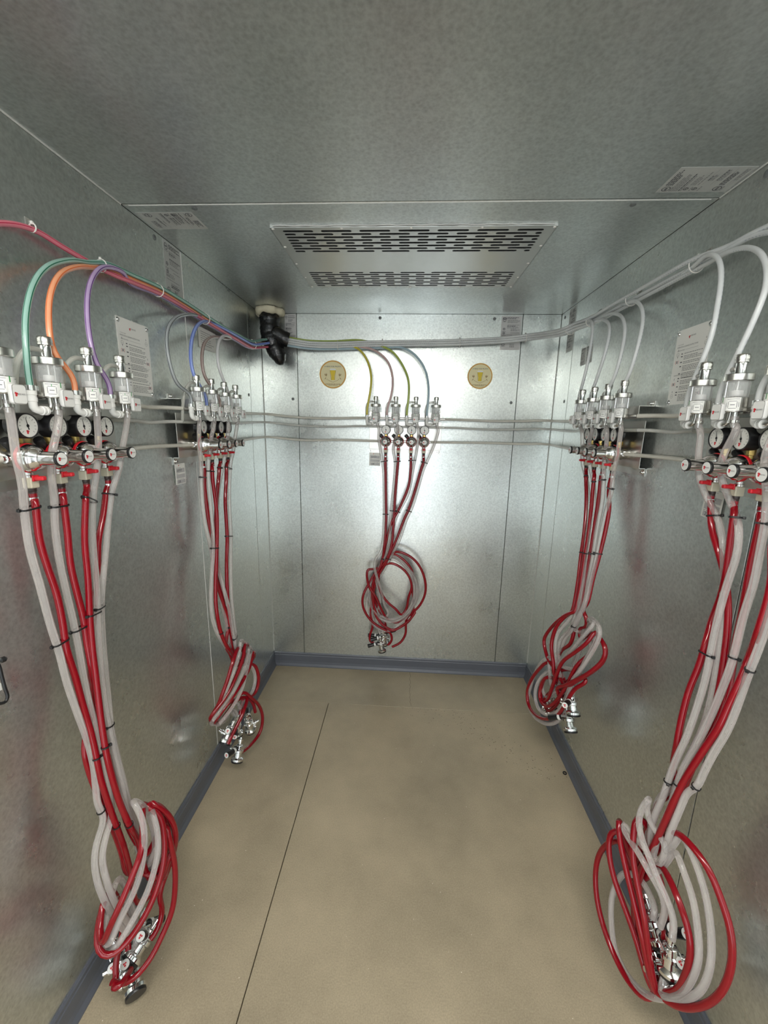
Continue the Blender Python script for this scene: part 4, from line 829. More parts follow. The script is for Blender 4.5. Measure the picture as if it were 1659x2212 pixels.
beer_line(follow(left_c, 4, NLB, fan=0.9)[:5] + PL([(455, 697, 0.036), (440, 694, 0.045), (424, 706, 0.056), (414, 735, 0.068), (412, 775, 0.08), (418, 808, 0.088)]) + inlet('FL', 1), 'blue', 'blue striped beer line arching down to the far left wall bank')
beer_line(follow(left_c, 1, NLB, fan=0.9)[:4] + PL([(490, 732, 0.036), (470, 728, 0.045), (452, 731, 0.055), (440, 745, 0.063), (436, 778, 0.076), (441, 810, 0.086)]) + inlet('FL', 2), 'brown', 'brown striped beer line arching down to the far left wall bank')
beer_line(follow(left_c, 7, NLB, fan=0.9)[:4] + PL([(500, 729, 0.037), (486, 725, 0.048), (474, 735, 0.058), (470, 757, 0.068), (472, 790, 0.08)]) + inlet('FL', 3), 'white', 'thin white beer line arching down to the far left wall bank')
# back and right wall bundle
back_c = [TRUNK + Vector((0.05, -0.005, 0.012))] + PB([(640, 741, 0.06), (670, 745, 0.045), (720, 746, 0.035), (780, 744, 0.033), (830, 743, 0.033), (900, 742, 0.033), (960, 741, 0.033), (1040, 738, 0.036), (1100, 734, 0.045), (1150, 728, 0.075)])
right_c = PR([(1222, 716, 0.085), (1245, 706, 0.055), (1285, 691, 0.038), (1330, 666, 0.034), (1372, 643, 0.032), (1440, 606, 0.031), (1515, 567, 0.030), (1560, 546, 0.030)])
cB = [('yellow', [(770, 751, 0.04), (783, 762, 0.05), (796, 785, 0.06), (802, 815, 0.072), (800, 845, 0.082)], 4, 9), ('rose', [(790, 751, 0.04), (815, 760, 0.05), (838, 782, 0.06), (848, 815, 0.072), (846, 850, 0.084)], 4, 10),
      ('lime', [(830, 750, 0.04), (850, 762, 0.05), (870, 790, 0.062), (882, 820, 0.074), (883, 855, 0.086)], 5, 8), ('pale blue', [(862, 750, 0.04), (885, 758, 0.05), (908, 780, 0.06), (922, 810, 0.072), (926, 850, 0.086)], 6, 11)]
for i, (col, pts, keep, slot) in enumerate(cB):
    beer_line(follow(back_c, slot, 12)[:keep] + PB(pts) + inlet('BK', i), col, '%s beer line dropping to the %s detector of the back wall bank' % (col, ORD[i]))
full = back_c + right_c
# centre-line length per branch along the right wall: near bank runs on, far bank drops early
fr = [([(1268, 692, 0.05), (1277, 694, 0.058), (1280, 706, 0.065), (1277, 740, 0.075), (1267, 795, 0.086)], 13), ([(1290, 692, 0.04), (1305, 691, 0.05), (1316, 702, 0.06), (1316, 724, 0.07), (1305, 770, 0.082)], 13),
      ([(1310, 681, 0.04), (1328, 677, 0.05), (1346, 689, 0.06), (1350, 718, 0.07), (1341, 767, 0.082), (1328, 812, 0.09)], 14), ([(1352, 656, 0.04), (1370, 650, 0.048), (1386, 664, 0.058), (1389, 690, 0.066), (1381, 735, 0.08), (1362, 800, 0.09)], 15)]
for i, (pts, keep) in enumerate(fr):
    beer_line(follow(full, (2, 1, 6, 3)[i], 12)[:keep] + PR(pts) + inlet('FR', i), 'clear', 'milky white beer line curving to the %s detector of the far right wall bank' % ORD[i])
nr = [([(1500, 574, 0.04), (1522, 553, 0.052), (1541, 550, 0.06), (1555, 566, 0.068), (1558, 600, 0.074), (1550, 660, 0.082), (1534, 735, 0.09)], 17),
      ([(1540, 562, 0.032), (1575, 543, 0.036), (1615, 535, 0.046), (1645, 549, 0.058), (1657, 585, 0.068), (1652, 630, 0.078), (1620, 710, 0.088)], 17),
      ([(1570, 540, 0.028), (1620, 512, 0.026), (1680, 500, 0.03), (1730, 515, 0.045), (1760, 560, 0.06), (1760, 640, 0.075), (1730, 720, 0.088)], 18),
      ([(1570, 533, 0.028), (1620, 507, 0.026), (1680, 480, 0.024), (1760, 462, 0.03), (1830, 480, 0.045), (1870, 560, 0.065), (1860, 660, 0.082)], 18)]
for i, (pts, keep) in enumerate(nr):
    beer_line(follow(full, (4, 5, 0, 7)[i], 12)[:keep] + PR(pts) + inlet('NR', i), 'clear', 'milky white beer line running to the %s detector of the near right wall bank' % ORD[i])
# white ties and wall mounts on the bundles
def bundle_tie(c, T, r, label, mount=None):
    t = empty('bundle_tie', c); X = T.cross(Vector((0, 0, 1))).normalized(); Y = X.cross(T)
    MB().tube([(X*math.cos(k*math.pi/9)+Y*math.sin(k*math.pi/9)*1.02)*r for k in range(18)], 0.0016, 6, closed=True).build('band', 'white_nylon', t)
    h = Y*(r+0.001)
    MB().bevel_box((-0.003, -0.003, -0.003), (0.003, 0.003, 0.004), 0.0008, Matrix.Translation(h)).build('head', 'white_nylon', t)
    tag(t, label, 'cable tie', 'white bundle ties')
def wall_mount(p, nrm, label):
    n = Vector(nrm); t = empty('tie_mount', p)
    R_ = n.to_track_quat('Z', 'Y').to_matrix().to_4x4()
    MB().bevel_box((-0.011, -0.011, 0.0), (0.011, 0.011, 0.003), 0.001, R_).bevel_box((-0.006, -0.005, 0.003), (0.006, 0.005, 0.009), 0.0015, R_).build('pad', 'vent_vinyl', t)
    MB().lathe([(0.0042, 0.009), (0.0042, 0.0105), (0.0025, 0.012)], 12, (0, 0, 0), n).build('screw', 'chrome', t)
    tag(t, label, 'clip', 'bundle wall mounts')
for (u, v, d, r, w) in ((70, 492, 0.020, 0.0085, 'round the pink line near the left edge'), (218, 574, 0.030, 0.016, 'where the purple and orange lines split'), (342, 628, 0.032, 0.018, 'between the two left wall banks'), (443, 689, 0.034, 0.02, 'above the blue line'), (545, 745, 0.052, 0.022, 'beside the black taped trunk')):
    c = wall_pt('L', u, v, d); c2 = wall_pt('L', u+12, v+7, d); bundle_tie(c, (c2-c).normalized() if u < 540 else Vector((0, 1, 0)), r, 'white nylon tie on the left wall bundle, ' + w)
for (u, v, d, w) in ((62, 484, 0, 'on the left wall above the pink line'), (333, 612, 0, 'on the left wall between the banks'), (477, 701, 0, 'on the left wall above the far bank')):
    wall_mount(wall_pt('L', u, v, 0.0), (1, 0, 0), 'clear tie mount ' + w)
for (u, v, d, r, w) in ((1505, 571, 0.030, 0.021, 'at the first near arch'), (1364, 647, 0.032, 0.021, 'above the fourth far arch'), (1277, 694, 0.04, 0.022, 'above the first far arch'), (1232, 712, 0.07, 0.022, 'at the corner')):
    c = wall_pt('R', u, v, d); c2 = wall_pt('R', u-12, v+6, d); bundle_tie(c, (c2-c).normalized(), r, 'white nylon tie on the right wall bundle, ' + w)
for (u, v, w) in ((1532, 546, 'at the near arch on the right wall'), (1383, 632, 'in the middle of the right wall bundle'), (1297, 674, 'near the far corner on the right wall')):
    wall_mount(wall_pt('R', u, v, 0.0), (-1, 0, 0), 'clear tie mount ' + w)
for (u, v, w) in ((730, 746, 'left of the yellow line'), (826, 743, 'between the rose and green lines'), (993, 740, 'right of the pale blue line'), (1135, 730, 'near the right corner')):
    c = wall_pt('B', u, v, 0.034 if u < 1100 else 0.06); bundle_tie(c, Vector((1, 0, 0.02)).normalized(), 0.0235, 'white nylon tie on the back wall bundle, ' + w)

# ------------------------------------------------------------------ taped trunk coming through the ceiling, foam seal
t = empty('taped_trunk', (0.092, 2.35, H-0.001)); tag(t, 'trunk of lines wrapped in glossy black tape hanging from the ceiling', 'pipe')
O = Vector((0.092, 2.35, H-0.001))
def lumpy(pts, rad, seed, amp=0.1, seg=20):
    rnd = random.Random(seed); mb = MB(); P = spline(pts, 0.008); n = len(P)
    rs = []
    for i in range(n):
        f = i/(n-1)*(len(rad)-1); k = min(int(f), len(rad)-2); rs.append(rad[k]+(rad[k+1]-rad[k])*(f-k))
    mb.tube([p-O for p in P], [r*(1+amp*0.35*math.sin(i*0.9+seed)+amp*0.3*math.sin(i*2.3)) for i, r in enumerate(rs)], seg)
    for v in mb.v: v += Vector((rnd.uniform(-1, 1), rnd.uniform(-1, 1), rnd.uniform(-1, 1)))*amp*0.014
    return mb
def bulb(mb): return mb
lumpy([(0.085, 2.36, H-0.002), (0.086, 2.355, 2.16), (0.090, 2.35, 2.10), (0.112, 2.345, 2.03), (0.138, 2.34, 1.975), (0.147, 2.34, 1.945), (0.149, 2.34, 1.936)], [0.050, 0.054, 0.052, 0.056, 0.050, 0.044, 0.012], 3).build('main_wrap', 'black_tape', t)
lumpy([(0.10, 2.345, 2.11), (0.135, 2.34, 2.09), (0.17, 2.345, 2.072), (0.190, 2.352, 2.066)], [0.036, 0.044, 0.042, 0.040], 5, 0.06).build('branch_wrap', 'black_tape', t)
lumpy([(0.112, 2.33, 2.08), (0.085, 2.335, 2.065), (0.062, 2.34, 2.058)], [0.034, 0.036, 0.032], 8, 0.06).build('side_wrap', 'black_tape', t)
t = empty('foam_seal', (0.085, 2.36, H-0.001)); tag(t, 'lumpy cream expanding foam around the trunk at the ceiling', 'foam')
mb = MB(); rnd = random.Random(4); n1, n2 = 40, 12
for i in range(n1):
    a = 2*math.pi*i/n1; R0 = 0.062+0.005*math.sin(3*a)+rnd.uniform(-0.002, 0.002); rr = 0.019+0.004*math.sin(5*a+1)+rnd.uniform(-0.002, 0.002)
    for k in range(n2):
        q = 2*math.pi*k/n2; x = R0+rr*math.cos(q); mb.v.append(Vector((x*math.cos(a), x*math.sin(a)*0.92, min(0.0, -0.014+rr*1.1*math.sin(q)))))
for i in range(n1):
    for k in range(n2): i2 = (i+1) % n1; k2 = (k+1) % n2; mb.face([i*n2+k, i2*n2+k, i2*n2+k2, i*n2+k2], True)
mb.build('bead', 'foam_cream', t)

# ------------------------------------------------------------------ gas and drain lines between the banks
def gas_line(pts, r, mat, label):
    o = MB().tube(spline(pts, 0.02), r, 10).build('gas_line', mat); tag(o, label, 'tube', 'gas lines')
ROWS = (('upper', 1.655, 0.061, 0.228, 0.0068, 'gas_poly'), ('middle', 1.608, 0.054, 0.228, 0.0058, 'pale_gas_poly'), ('lower', 1.523, 0.045, 0.149, 0.0066, 'gas_poly'))
for nm, z, d, x, r, mt in ROWS:
    sag = {'upper': 0.004, 'middle': 0.006, 'lower': -0.002}[nm]
    gas_line([bp_('NL', x, d, z), bp_('NL', x+0.06, 0.04, z), (0.025, 1.30, z-sag), bp_('FL', -x-0.05, 0.035, z), bp_('FL', -x, d, z)], r, mt, '%s pale tube between the two left wall banks' % nm)
    gas_line([bp_('FL', x, d, z), bp_('FL', x+0.07, 0.045, z), (0.030, 2.12, z+0.006), (0.030, 2.34, z+0.012), (0.05, 2.41, z+0.012), (0.10, 2.425, z+0.006), (0.25, 2.43, z-0.004), (0.45, 2.43, z-sag), bp_('BK', -x-0.06, 0.035, z), bp_('BK', -x, d, z)], r, mt, '%s pale tube rounding the left corner to the back wall bank' % nm)
    gas_line([bp_('BK', x, d, z), bp_('BK', x+0.06, 0.035, z), (1.35, 2.432, z-sag), (1.55, 2.43, z), (1.64, 2.42, z+0.004), (1.672, 2.38, z+0.002), (1.672, 2.2, z-0.004), (1.668, 2.0, z-0.006), bp_('FR', -x-0.05, 0.04, z), bp_('FR', -x, d, z)], r, mt, '%s pale tube rounding the right corner from the back wall bank' % nm)
    gas_line([bp_('FR', x, d, z), bp_('FR', x+0.05, 0.035, z), (W-0.025, 1.30, z-sag), bp_('NR', -x-0.05, 0.04, z), bp_('NR', -x, d, z)], r, mt, '%s pale tube between the two right wall banks' % nm)
    gas_line([bp_('NL', -x, d, z), bp_('NL', -x-0.05, 0.035, z), (0.025, 0.45, z-sag), (0.025, 0.2, z)], r, mt, '%s pale tube leaving the near left wall bank toward the viewer' % nm)

# ------------------------------------------------------------------ printed things
def words_block(mb, x0, x1, z, h, y, fill=1.0, rnd=random, wmin=0.004, wmax=0.012, gap=0.0022):
    x = x0; end = x0+(x1-x0)*fill
    while x < end-0.001:
        w_ = min(rnd.uniform(wmin, wmax), end-x); mb.quad((x, y, z-h/2), (x+w_, y, z-h/2), (x+w_, y, z+h/2), (x, y, z+h/2)); x += w_+gap
def ring(mb, x, z, r, w_, y, seg=24, a0=0, a1=2*math.pi):
    for k in range(seg):
        p, q = a0+(a1-a0)*k/seg, a0+(a1-a0)*(k+1)/seg
        mb.quad(*[(x+rr*math.cos(a), y, z+rr*math.sin(a)) for a, rr in ((p, r-w_), (q, r-w_), (q, r), (p, r))])
def rect(mb, x0, x1, z0, z1, y): mb.quad((x0, y, z0), (x1, y, z0), (x1, y, z1), (x0, y, z1))
def spec_label(o, X, Yin, w_, h, seed, label, mat='spec_paper', rot=False):
    """small-print certification label: body text, rules, round marks"""
    t = frame('spec_label', o, X, Yin); tag(t, label, 'label', 'certification labels')
    MB().box((0, -0.0006, 0), (w_, -0.0001, h)).build('paper', mat, t)
    rnd = random.Random(seed); a = MB(); c = MB(); y = -0.0009
    lw, lh = (w_, h)
    z = lh*0.95; heavy = True; row = lh*0.026
    while z > lh*0.06:
        blk = rnd.choice((1, 2, 3, 4)); x0 = lw*rnd.choice((0.06, 0.30, 0.30, 0.48)); x1 = lw*rnd.choice((0.72, 0.95, 0.95))
        for k in range(blk):
            if z < lh*0.06: break
            words_block(a if (heavy or rnd.random() < 0.3) else c, x0, x1, z, row*0.62, y, rnd.uniform(0.6, 1.0), rnd, lw*0.03, lw*0.12, lw*0.016); z -= row
        heavy = False; z -= row*rnd.uniform(0.3, 1.4)
        if rnd.random() < 0.4: rect(c, lw*0.30, lw*0.95, z, z+row*0.12, y); z -= row*0.6
    for zz, rr in ((0.90, 0.10), (0.62, 0.06), (0.50, 0.06), (0.18, 0.10)):
        ring(a, lw*0.15, lh*zz, lw*rr, lw*0.02, y, 18)
        words_block(a, lw*(0.15-rr*0.6), lw*(0.15+rr*0.6), lh*zz, lw*rr*0.5, y, 1, rnd, lw*0.02, lw*0.05, lw*0.012)
        words_block(c, lw*0.06, lw*0.25, lh*(zz-0.07), lh*0.018, y, 1, rnd, lw*0.03, lw*0.07, lw*0.015)
    a.build('bold_print', 'dark_print', t); c.build('small_print', 'mid_print', t)

# ceiling labels read from the side: long edge along the wall
spec_label((0.012, 1.349, H), (0, 1, 0), (0, 0, 1), 0.106, 0.178, 11, 'grey certification label on the ceiling by the left wall')
spec_label((1.690, 1.272, H), (0, -1, 0), (0, 0, 1), 0.106, 0.180, 12, 'grey certification label on the ceiling by the right wall')
spec_label((0, 1.508, 2.032), (0, 1, 0), (-1, 0, 0), 0.108, 0.197, 13, 'tall grey certification label high on the left wall', 'spec_paper')
spec_label((0.142, D, 2.075), (1, 0, 0), (0, 1, 0), 0.066, 0.153, 14, 'pale certification label on the back wall beside the black trunk', 'bright_spec_paper')
spec_label((1.372, D, 2.045), (1, 0, 0), (0, 1, 0), 0.111, 0.178, 15, 'pale certification label high at the right of the back wall', 'bright_spec_paper')
spec_label((W, 2.34, 2.01), (0, -1, 0), (1, 0, 0), 0.085, 0.214, 16, 'grey certification label on the right wall at the far corner', 'spec_paper')
spec_label((W, 2.131, 1.914), (0, -1, 0), (1, 0, 0), 0.055, 0.080, 17, 'small left half of the split label on the right wall', 'label_grey')
spec_label((W, 2.070, 1.914), (0, -1, 0), (1, 0, 0), 0.064, 0.080, 18, 'small right half of the split label on the right wall', 'label_grey')
# white notice hanging behind the lines on the left wall
t = frame('paper_notice', wall_pt('L', 429, 738, 0.0015), (0, 1, 0), (-1, 0, 0)); tag(t, 'white paper notice behind the beer lines on the left wall', 'notice')
mb = MB().box((0, -0.0006, -0.02), (0.155, -0.0001, 0.062)); mb.build('paper', 'white_paper', t)
a = MB(); rnd = random.Random(5)
for k in range(7): words_block(a, 0.02, 0.14, 0.046-k*0.0085, 0.0024, -0.0009, rnd.uniform(0.6, 1), rnd)
a.build('print', 'mid_print', t)
# laminated instruction sheets
def sheet(o, X, Yin, label):
    t = frame('instruction_sheet', o, X, Yin); tag(t, label, 'sheet', 'instruction sheets')
    w_, h = 0.150, 0.222; MB().box((0, -0.0016, 0), (w_, -0.0006, h)).build('paper', 'white_paper', t)
    y = -0.0019; a, c, r_ = MB(), MB(), MB(); rnd = random.Random(21)
    for x, z in ((0.008, h-0.010), (w_-0.008, h-0.010), (0.008, 0.008), (w_-0.008, 0.008)):
        MB().lathe([(0.0072, 0), (0.0072, 0.001), (0.004, 0.0012), (0.004, 0.004), (0.003, 0.0048)], 14, (x, -0.0016, z), (0, -1, 0)).build('screw', 'chrome', t)
    for dx, dz in ((0, 0), (0.003, 0.001), (0.0012, -0.003)): r_._disc((0.058+dx, y, h-0.026+dz), (0, -1, 0), 0.0021, 10)
    put_text(t, text_mesh('MICRO MATIC', 0.006, 'dark_print', 0.022), 0.076, y, h-0.025)
    put_text(t, text_mesh('FOAM ON BEER', 0.0042, 'mid_print', 0.026), 0.025, y, h-0.044)
    put_text(t, text_mesh('OPERATION & CLEANING INSTRUCTIONS', 0.0062, 'dark_print', 0.092), 0.056, y, h-0.051)
    put_text(t, text_mesh('OPERATION FOB-EX', 0.0046, 'dark_print', 0.034), 0.030, y, h-0.061); rect(c, 0.05, 0.105, h-0.0613, h-0.0607, y)
    def steps(z, rows):
        for n_ in rows:
            words_block(a, 0.034, 0.043, z, 0.003, y, 1, rnd, 0.006, 0.009)
            for k in range(n_): words_block(c, 0.048, 0.138, z, 0.0021, y, rnd.uniform(0.65, 1.0), rnd, 0.003, 0.010, 0.0018); z -= 0.0044
            z -= 0.0035
        return z
    z = steps(h-0.072, (1, 3, 2, 4, 4))
    put_text(t, text_mesh('CLEANING INSTRUCTIONS', 0.0046, 'dark_print', 0.042), 0.034, y, 0.088); rect(c, 0.058, 0.14, 0.0877, 0.0883, y)
    steps(0.078, (1, 3, 3, 1, 5))
    def icon(x, zc):
        ring(r_, x, zc, 0.0072, 0.0011, y, 8, -0.9, 0.9); ring(r_, x, zc, 0.0072, 0.0011, y, 8, math.pi-0.9, math.pi+0.9); rect(c, x-0.0032, x+0.0032, zc-0.0036, zc+0.0036, y); rect(a, x-0.0008, x+0.0008, zc+0.012, zc+0.018, y)
    for x, zc in ((0.018, 0.128), (0.134, 0.104), (0.018, 0.062), (0.134, 0.028)): icon(x, zc)
    for x, zc in ((0.018, 0.150), (0.134, 0.166), (0.018, 0.026)): ring(c, x, zc, 0.0062, 0.0008, y, 14); rect(c, x-0.004, x+0.004, zc-0.0004, zc+0.0004, y); rect(a, x-0.0008, x+0.0008, zc+0.010, zc+0.016, y)
    a.build('bold_print', 'dark_print', t); c.build('small_print', 'mid_print', t); r_.build('red_marks', 'red_print', t)
sheet((0, 1.224, 1.687), (0, 1, 0), (-1, 0, 0), 'white laminated instruction sheet on the left wall')
sheet((W, 1.394, 1.688), (0, -1, 0), (1, 0, 0), 'white laminated instruction sheet on the right wall')
# handwritten paper tags
def paper_tag(bank, label, tilt=0.0):
    side, c, rz, words = BANKS[bank]
    t = empty('paper_tag', bp_(bank, -0.2125, 0.004, 1.453), rz); t.rotation_euler = (0, tilt, rz); tag(t, label, 'tag', 'paper tags')
    MB().box((0, -0.0012, -0.078), (0.068, -0.0004, 0.0)).build('card', 'white_paper', t)
    for z0, z1 in ((-0.034, -0.018), (-0.055, -0.040), (-0.075, -0.061)):
        g_ = MB(); rect(g_, 0.006, 0.063, z0, z1, -0.0015); g_.build('writing_field', 'grey_field', t)
    r_ = MB()
    for dx, dz in ((0, 0), (0.002, 0.0007), (0.0008, -0.002)): r_._disc((0.024+dx, -0.0015, -0.006+dz), (0, -1, 0), 0.0015, 10)
    r_.build('emblem', 'red_print', t)
    put_text(t, text_mesh('MICRO MATIC', 0.0032, 'mid_print', 0.018), 0.038, -0.0015, -0.005)
    p = MB(); words_block(p, 0.006, 0.04, -0.0155, 0.0016, -0.0015); words_block(p, 0.006, 0.018, -0.0375, 0.0016, -0.0015); words_block(p, 0.006, 0.055, -0.0585, 0.0016, -0.0015); p.build('small_print', 'mid_print', t)
    put_text(t, text_mesh('AMFP', 0.014, 'dark_print', 0.034), 0.027, -0.0018, -0.026, 'handwriting'); put_text(t, text_mesh('28', 0.014, 'dark_print', 0.018), 0.022, -0.0018, -0.068, 'handwriting')
paper_tag('FL', 'white handwritten paper tag under the far left wall bank'); paper_tag('BK', 'white handwritten paper tag under the back wall bank', 0.02)
paper_tag('NR', 'white handwritten paper tag behind the near right wall bank hoses', 0.06)
# round stickers
stk_word = text_mesh('A HEAD FOR PROFITS', 0.0115, 'dark_print', 0.098)
for x, z, R_, lab in ((0.419, 1.901, 0.080, 'round beer glass sticker left of the back wall bank'), (1.272, 1.902, 0.072, 'round beer glass sticker right of the back wall bank')):
    t = frame('round_sticker', (x, D, z), (1, 0, 0), (0, 1, 0)); tag(t, lab, 'sticker', 'round stickers')
    k = R_/0.08
    MB().lathe([(R_, 0.0001), (R_, 0.0006)], 48, (0, 0, 0), (0, -1, 0)).build('backing', 'sticker_cream', t)
    a = MB(); ring(a, 0, 0, R_*0.965, R_*0.065, -0.0009, 48); a.build('orange_rim', 'sticker_orange', t)
    o = put_text(t, stk_word, 0, -0.0009, R_*0.55); o.scale = (k, 1, k)
    g_ = MB(); prof = [(-0.0165, 0.0235), (-0.0125, 0.004), (-0.0095, -0.010), (-0.0100, -0.031), (0.0100, -0.031), (0.0095, -0.010), (0.0125, 0.004), (0.0165, 0.0235)]
    g_.v = [Vector((px*k, -0.0009, pz*k)) for px, pz in prof]; g_.face(list(range(8)))
    go = g_.build('beer_glass', 'beer_yellow', t)
    e = MB()
    for s_ in (-1, 1): e.quad((s_*0.0175*k, -0.0011, 0.0235*k), (s_*0.0155*k, -0.0011, 0.0235*k), (s_*0.009*k, -0.0011, -0.031*k), (s_*0.0105*k, -0.0011, -0.031*k))
    e.build('glass_edge', 'beer_edge', go)
    f_ = MB(); f_.v = [Vector((px*k, -0.0010, pz*k)) for px, pz in ((-0.0175, 0.0235), (0.0175, 0.0235), (0.018, 0.031), (0.012, 0.0335), (-0.012, 0.0335), (-0.018, 0.031))]; f_.face(list(range(6))); f_.build('beer_head', 'white_paper', go)
    w_ = MB()
    for s_ in (-1, 1):
        for i in range(6):
            f = i/5; cx, cz = s_*(0.042-0.038*f)*k, (-0.018-0.024*f**0.6)*k; w_._disc((cx, -0.0009, cz), (0, -1, 0), 0.0023*k, 8)
        for (ax_, az, bx, bz) in ((0.040, -0.012, 0.034, 0.006), (0.040, -0.012, 0.041, 0.010), (0.042, -0.010, 0.050, 0.006), (0.040, -0.020, 0.050, -0.027)):
            d_ = Vector((bx-ax_, 0, bz-az)); n_ = Vector((-d_.z, 0, d_.x)).normalized()*0.0026
            P = [Vector((ax_, 0, az)), Vector((ax_, 0, az))+d_*0.5+n_, Vector((bx, 0, bz)), Vector((ax_, 0, az))+d_*0.5-n_]
            w_.quad(*[(s_*p.x*k, -0.0009, p.z*k) for p in P])
    w_.build('wheat_ears', 'wheat_brown', t)
    p = MB(); rnd = random.Random(3); words_block(p, -0.045*k, 0.045*k, -0.054*k, 0.0042*k, -0.0009, 1, rnd, 0.006, 0.014); words_block(p, -0.028*k, 0.028*k, -0.0605*k, 0.0026*k, -0.0009, 1, rnd, 0.02, 0.03, 0.001); p.build('small_print', 'wheat_brown', t)

# ------------------------------------------------------------------ slotted evaporator grille in the ceiling
t = empty('ceiling_grille', (0, 0, H)); tag(t, 'slotted metal cooler grille screwed to the ceiling', 'grille')
GX0, GX1, GY0, GY1, GZ = 0.402, 1.314, 1.437, 1.996, -0.0065
mb = MB(); pitch, ln, hh, rowp = 0.1265, 0.097, 0.0135, 0.0218
def flat(x0, x1, y0, y1):
    b0 = len(mb.v); mb.v += [Vector((x0, y0, GZ)), Vector((x1, y0, GZ)), Vector((x1, y1, GZ)), Vector((x0, y1, GZ))]; mb.face([b0+3, b0+2, b0+1, b0])
def slot_cell(x0, x1, y0, y1, xc, yc, l, h_):
    inner, outer = [], []; r = h_/2; n = 6
    for k in range(n+1): a = -math.pi/2+math.pi*k/n; inner.append((xc+l/2-r+r*math.cos(a), yc+r*math.sin(a)))
    for k in range(n+1): a = math.pi/2+math.pi*k/n; inner.append((xc-l/2+r+r*math.cos(a), yc+r*math.sin(a)))
    for i, (x, y) in enumerate(inner):
        if i == 0: outer.append((x1, y0))
        elif i == n: outer.append((x1, y1))
        elif i < n: outer.append((x1, y0+(y1-y0)*i/n))
        elif i == n+1: outer.append((x0, y1))
        elif i == 2*n+1: outer.append((x0, y0))
        else: outer.append((x0, y1-(y1-y0)*(i-n-1)/n))
    m_ = len(inner); b0 = len(mb.v)
    mb.v += [Vector((x, y, GZ)) for x, y in outer] + [Vector((x, y, GZ)) for x, y in inner] + [Vector((x, y, GZ+0.002)) for x, y in inner]
    for i in range(m_):
        j = (i+1) % m_; mb.face([b0+j, b0+i, b0+m_+i, b0+m_+j]); mb.face([b0+m_+j, b0+m_+i, b0+2*m_+i, b0+2*m_+j])
def block(yA, nrow):
    xa, xb = GX0+0.022, GX1-0.022
    for r_ in range(nrow):
        y0, y1 = yA+r_*rowp, yA+(r_+1)*rowp; x = xa
        flat(GX0, xa, y0, y1); flat(xb, GX1, y0, y1)
        first_ = pitch if r_ % 2 == 0 else pitch/2
        x0 = xa
        while x0 < xb-1e-6:
            x1 = min(xb, x0+first_); w_ = x1-x0
            slot_cell(x0, x1, y0, y1, (x0+x1)/2, (y0+y1)/2, max(hh*1.5, w_-0.026), hh); x0 = x1; first_ = pitch
    return yA+nrow*rowp
e1 = block(GY0+0.014, 8); flat(GX0, GX1, GY0, GY0+0.014); b2 = GY1-0.012-8*rowp; flat(GX0, GX1, e1, b2); e2 = block(b2, 8); flat(GX0, GX1, e2, GY1)
mb.build('slotted_plate', 'aluminium', t)
MB().box((GX0, GY0, GZ), (GX1, GY0+0.0012, 0)).box((GX0, GY1-0.0012, GZ), (GX1, GY1, 0)).box((GX0, GY0+0.0012, GZ), (GX0+0.0012, GY1-0.0012, 0)).box((GX1-0.0012, GY0+0.0012, GZ), (GX1, GY1-0.0012, 0)).build('rim', 'aluminium', t)
MB().box((GX0+0.0015, GY0+0.0015, -0.0022), (GX1-0.0015, GY1-0.0015, -0.0005)).build('shade_backing', 'shade_black', t)  # flat black sheet above the slots; its colour stands in for the shade inside
rnd = random.Random(9)
MB().tube([(GX0+0.01+(GX1-GX0-0.02)*k/40, GY0-0.002+rnd.uniform(-0.002, 0.001), -0.001+rnd.uniform(-0.001, 0.0005)) for k in range(41)], 0.002, 6).build('caulk_bead', 'caulk', t)
for x, y in [(GX0+0.008+(GX1-GX0-0.016)*k/4, GY0+0.007) for k in range(5)] + [(GX0+0.008+(GX1-GX0-0.016)*k/4, GY1-0.006) for k in range(5)] + [(sx, GY0+(GY1-GY0)*f) for sx in (GX0+0.008, GX1-0.008) for f in (0.25, 0.52, 0.78)]:
    MB().lathe([(0.0052, 0), (0.0048, 0.0012), (0.003, 0.0024)], 10, (x, y, GZ), (0, 0, -1)).build('screw', 'white_nylon', t)

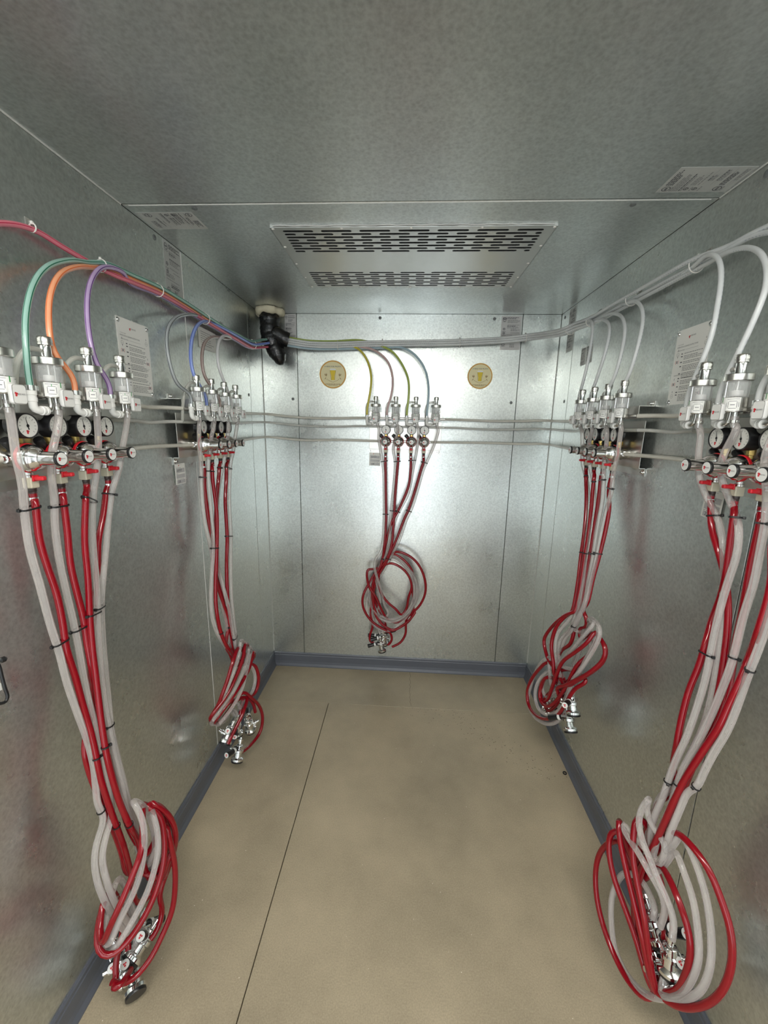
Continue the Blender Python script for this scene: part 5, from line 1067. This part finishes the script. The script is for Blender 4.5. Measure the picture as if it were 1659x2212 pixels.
# ------------------------------------------------------------------ odds and ends
t = empty('rod_frame', (0.03, 0.62, 1.10)); tag(t, 'black bent rod frame holding a white card at the left edge', 'frame')
P = [on_plane(u, v, 0, 0.03+dd) for u, v, dd in ((-70, 1432, 0), (-30, 1424, 0.01), (-6, 1432, 0.02), (4, 1462, 0.025), (11, 1488, 0.028), (17, 1506, 0.03), (12, 1517, 0.03), (-8, 1521, 0.028), (-45, 1528, 0.02), (-90, 1530, 0.01))]
MB().tube([p-t.location for p in spline(P, 0.004)], 0.0032, 10).build('rod', 'black_plastic', t)
MB().lathe([(0.003, 0), (0.006, 0.003), (0.006, 0.009), (0.003, 0.012)], 12, wall_pt('L', -1, 1428, 0.038)-t.location, (0.3, 0.9, 0)).build('rod_end', 'black_plastic', t)
c0, c1 = wall_pt('L', 2, 1475, 0.03)-t.location, wall_pt('L', -60, 1520, 0.03)-t.location
MB().box((c0.x-0.001, c1.y, c1.z-0.01), (c0.x, c0.y, c0.z)).build('card', 'white_paper', t)
o = MB().lathe([(0.0055, 0), (0.0095, 0), (0.0095, 0.004), (0.0055, 0.004), (0.0055, 0)], 18, (1.664, 1.679, 0.0003), (0, 0, 1), cap=False).build('rubber_washer', 'black_plastic'); tag(o, 'small black rubber washer on the floor by the right baseboard', 'washer')
mb = MB(); rnd = random.Random(12)
for k in range(230):
    f = rnd.random(); u = 885+f*300+rnd.gauss(0, 22); v = 1528+max(0, f-0.25)*190+rnd.gauss(0, 14)
    if f > 0.6 and rnd.random() < 0.5: continue
    p = wall_pt('F', u, v, 0.0004); a = rnd.uniform(0, math.pi); l, w_ = rnd.uniform(0.0012, 0.004), rnd.uniform(0.0006, 0.0013)
    dx, dy = Vector((math.cos(a), math.sin(a), 0))*l, Vector((-math.sin(a), math.cos(a), 0))*w_
    if p.y > 2.08: continue
    b0 = len(mb.v); mb.v += [p-dx-dy, p+dx-dy, p+dx+dy, p-dx+dy, p+Vector((0, 0, 0.0008))]
    for q in ((0, 1, 4), (1, 2, 4), (2, 3, 4), (3, 0, 4)): mb.face([b0+i for i in q])
o = mb.build('floor_specks', 'speck'); tag(o, 'scattered dark specks on the concrete floor', 'specks'); o['kind'] = 'stuff'
mb = MB(); x, y = 0.93, 2.44; pts = []
while y > 2.09: pts.append(Vector((x+rnd.uniform(-0.004, 0.004), y, 0.0002))); y -= 0.018
for a, b_ in zip(pts[:-1], pts[1:]): mb.quad(a-Vector((0.0007, 0, 0)), b_-Vector((0.0007, 0, 0)), b_+Vector((0.0007, 0, 0)), a+Vector((0.0007, 0, 0)))
mb.build('hairline_crack', 'speck', fl)
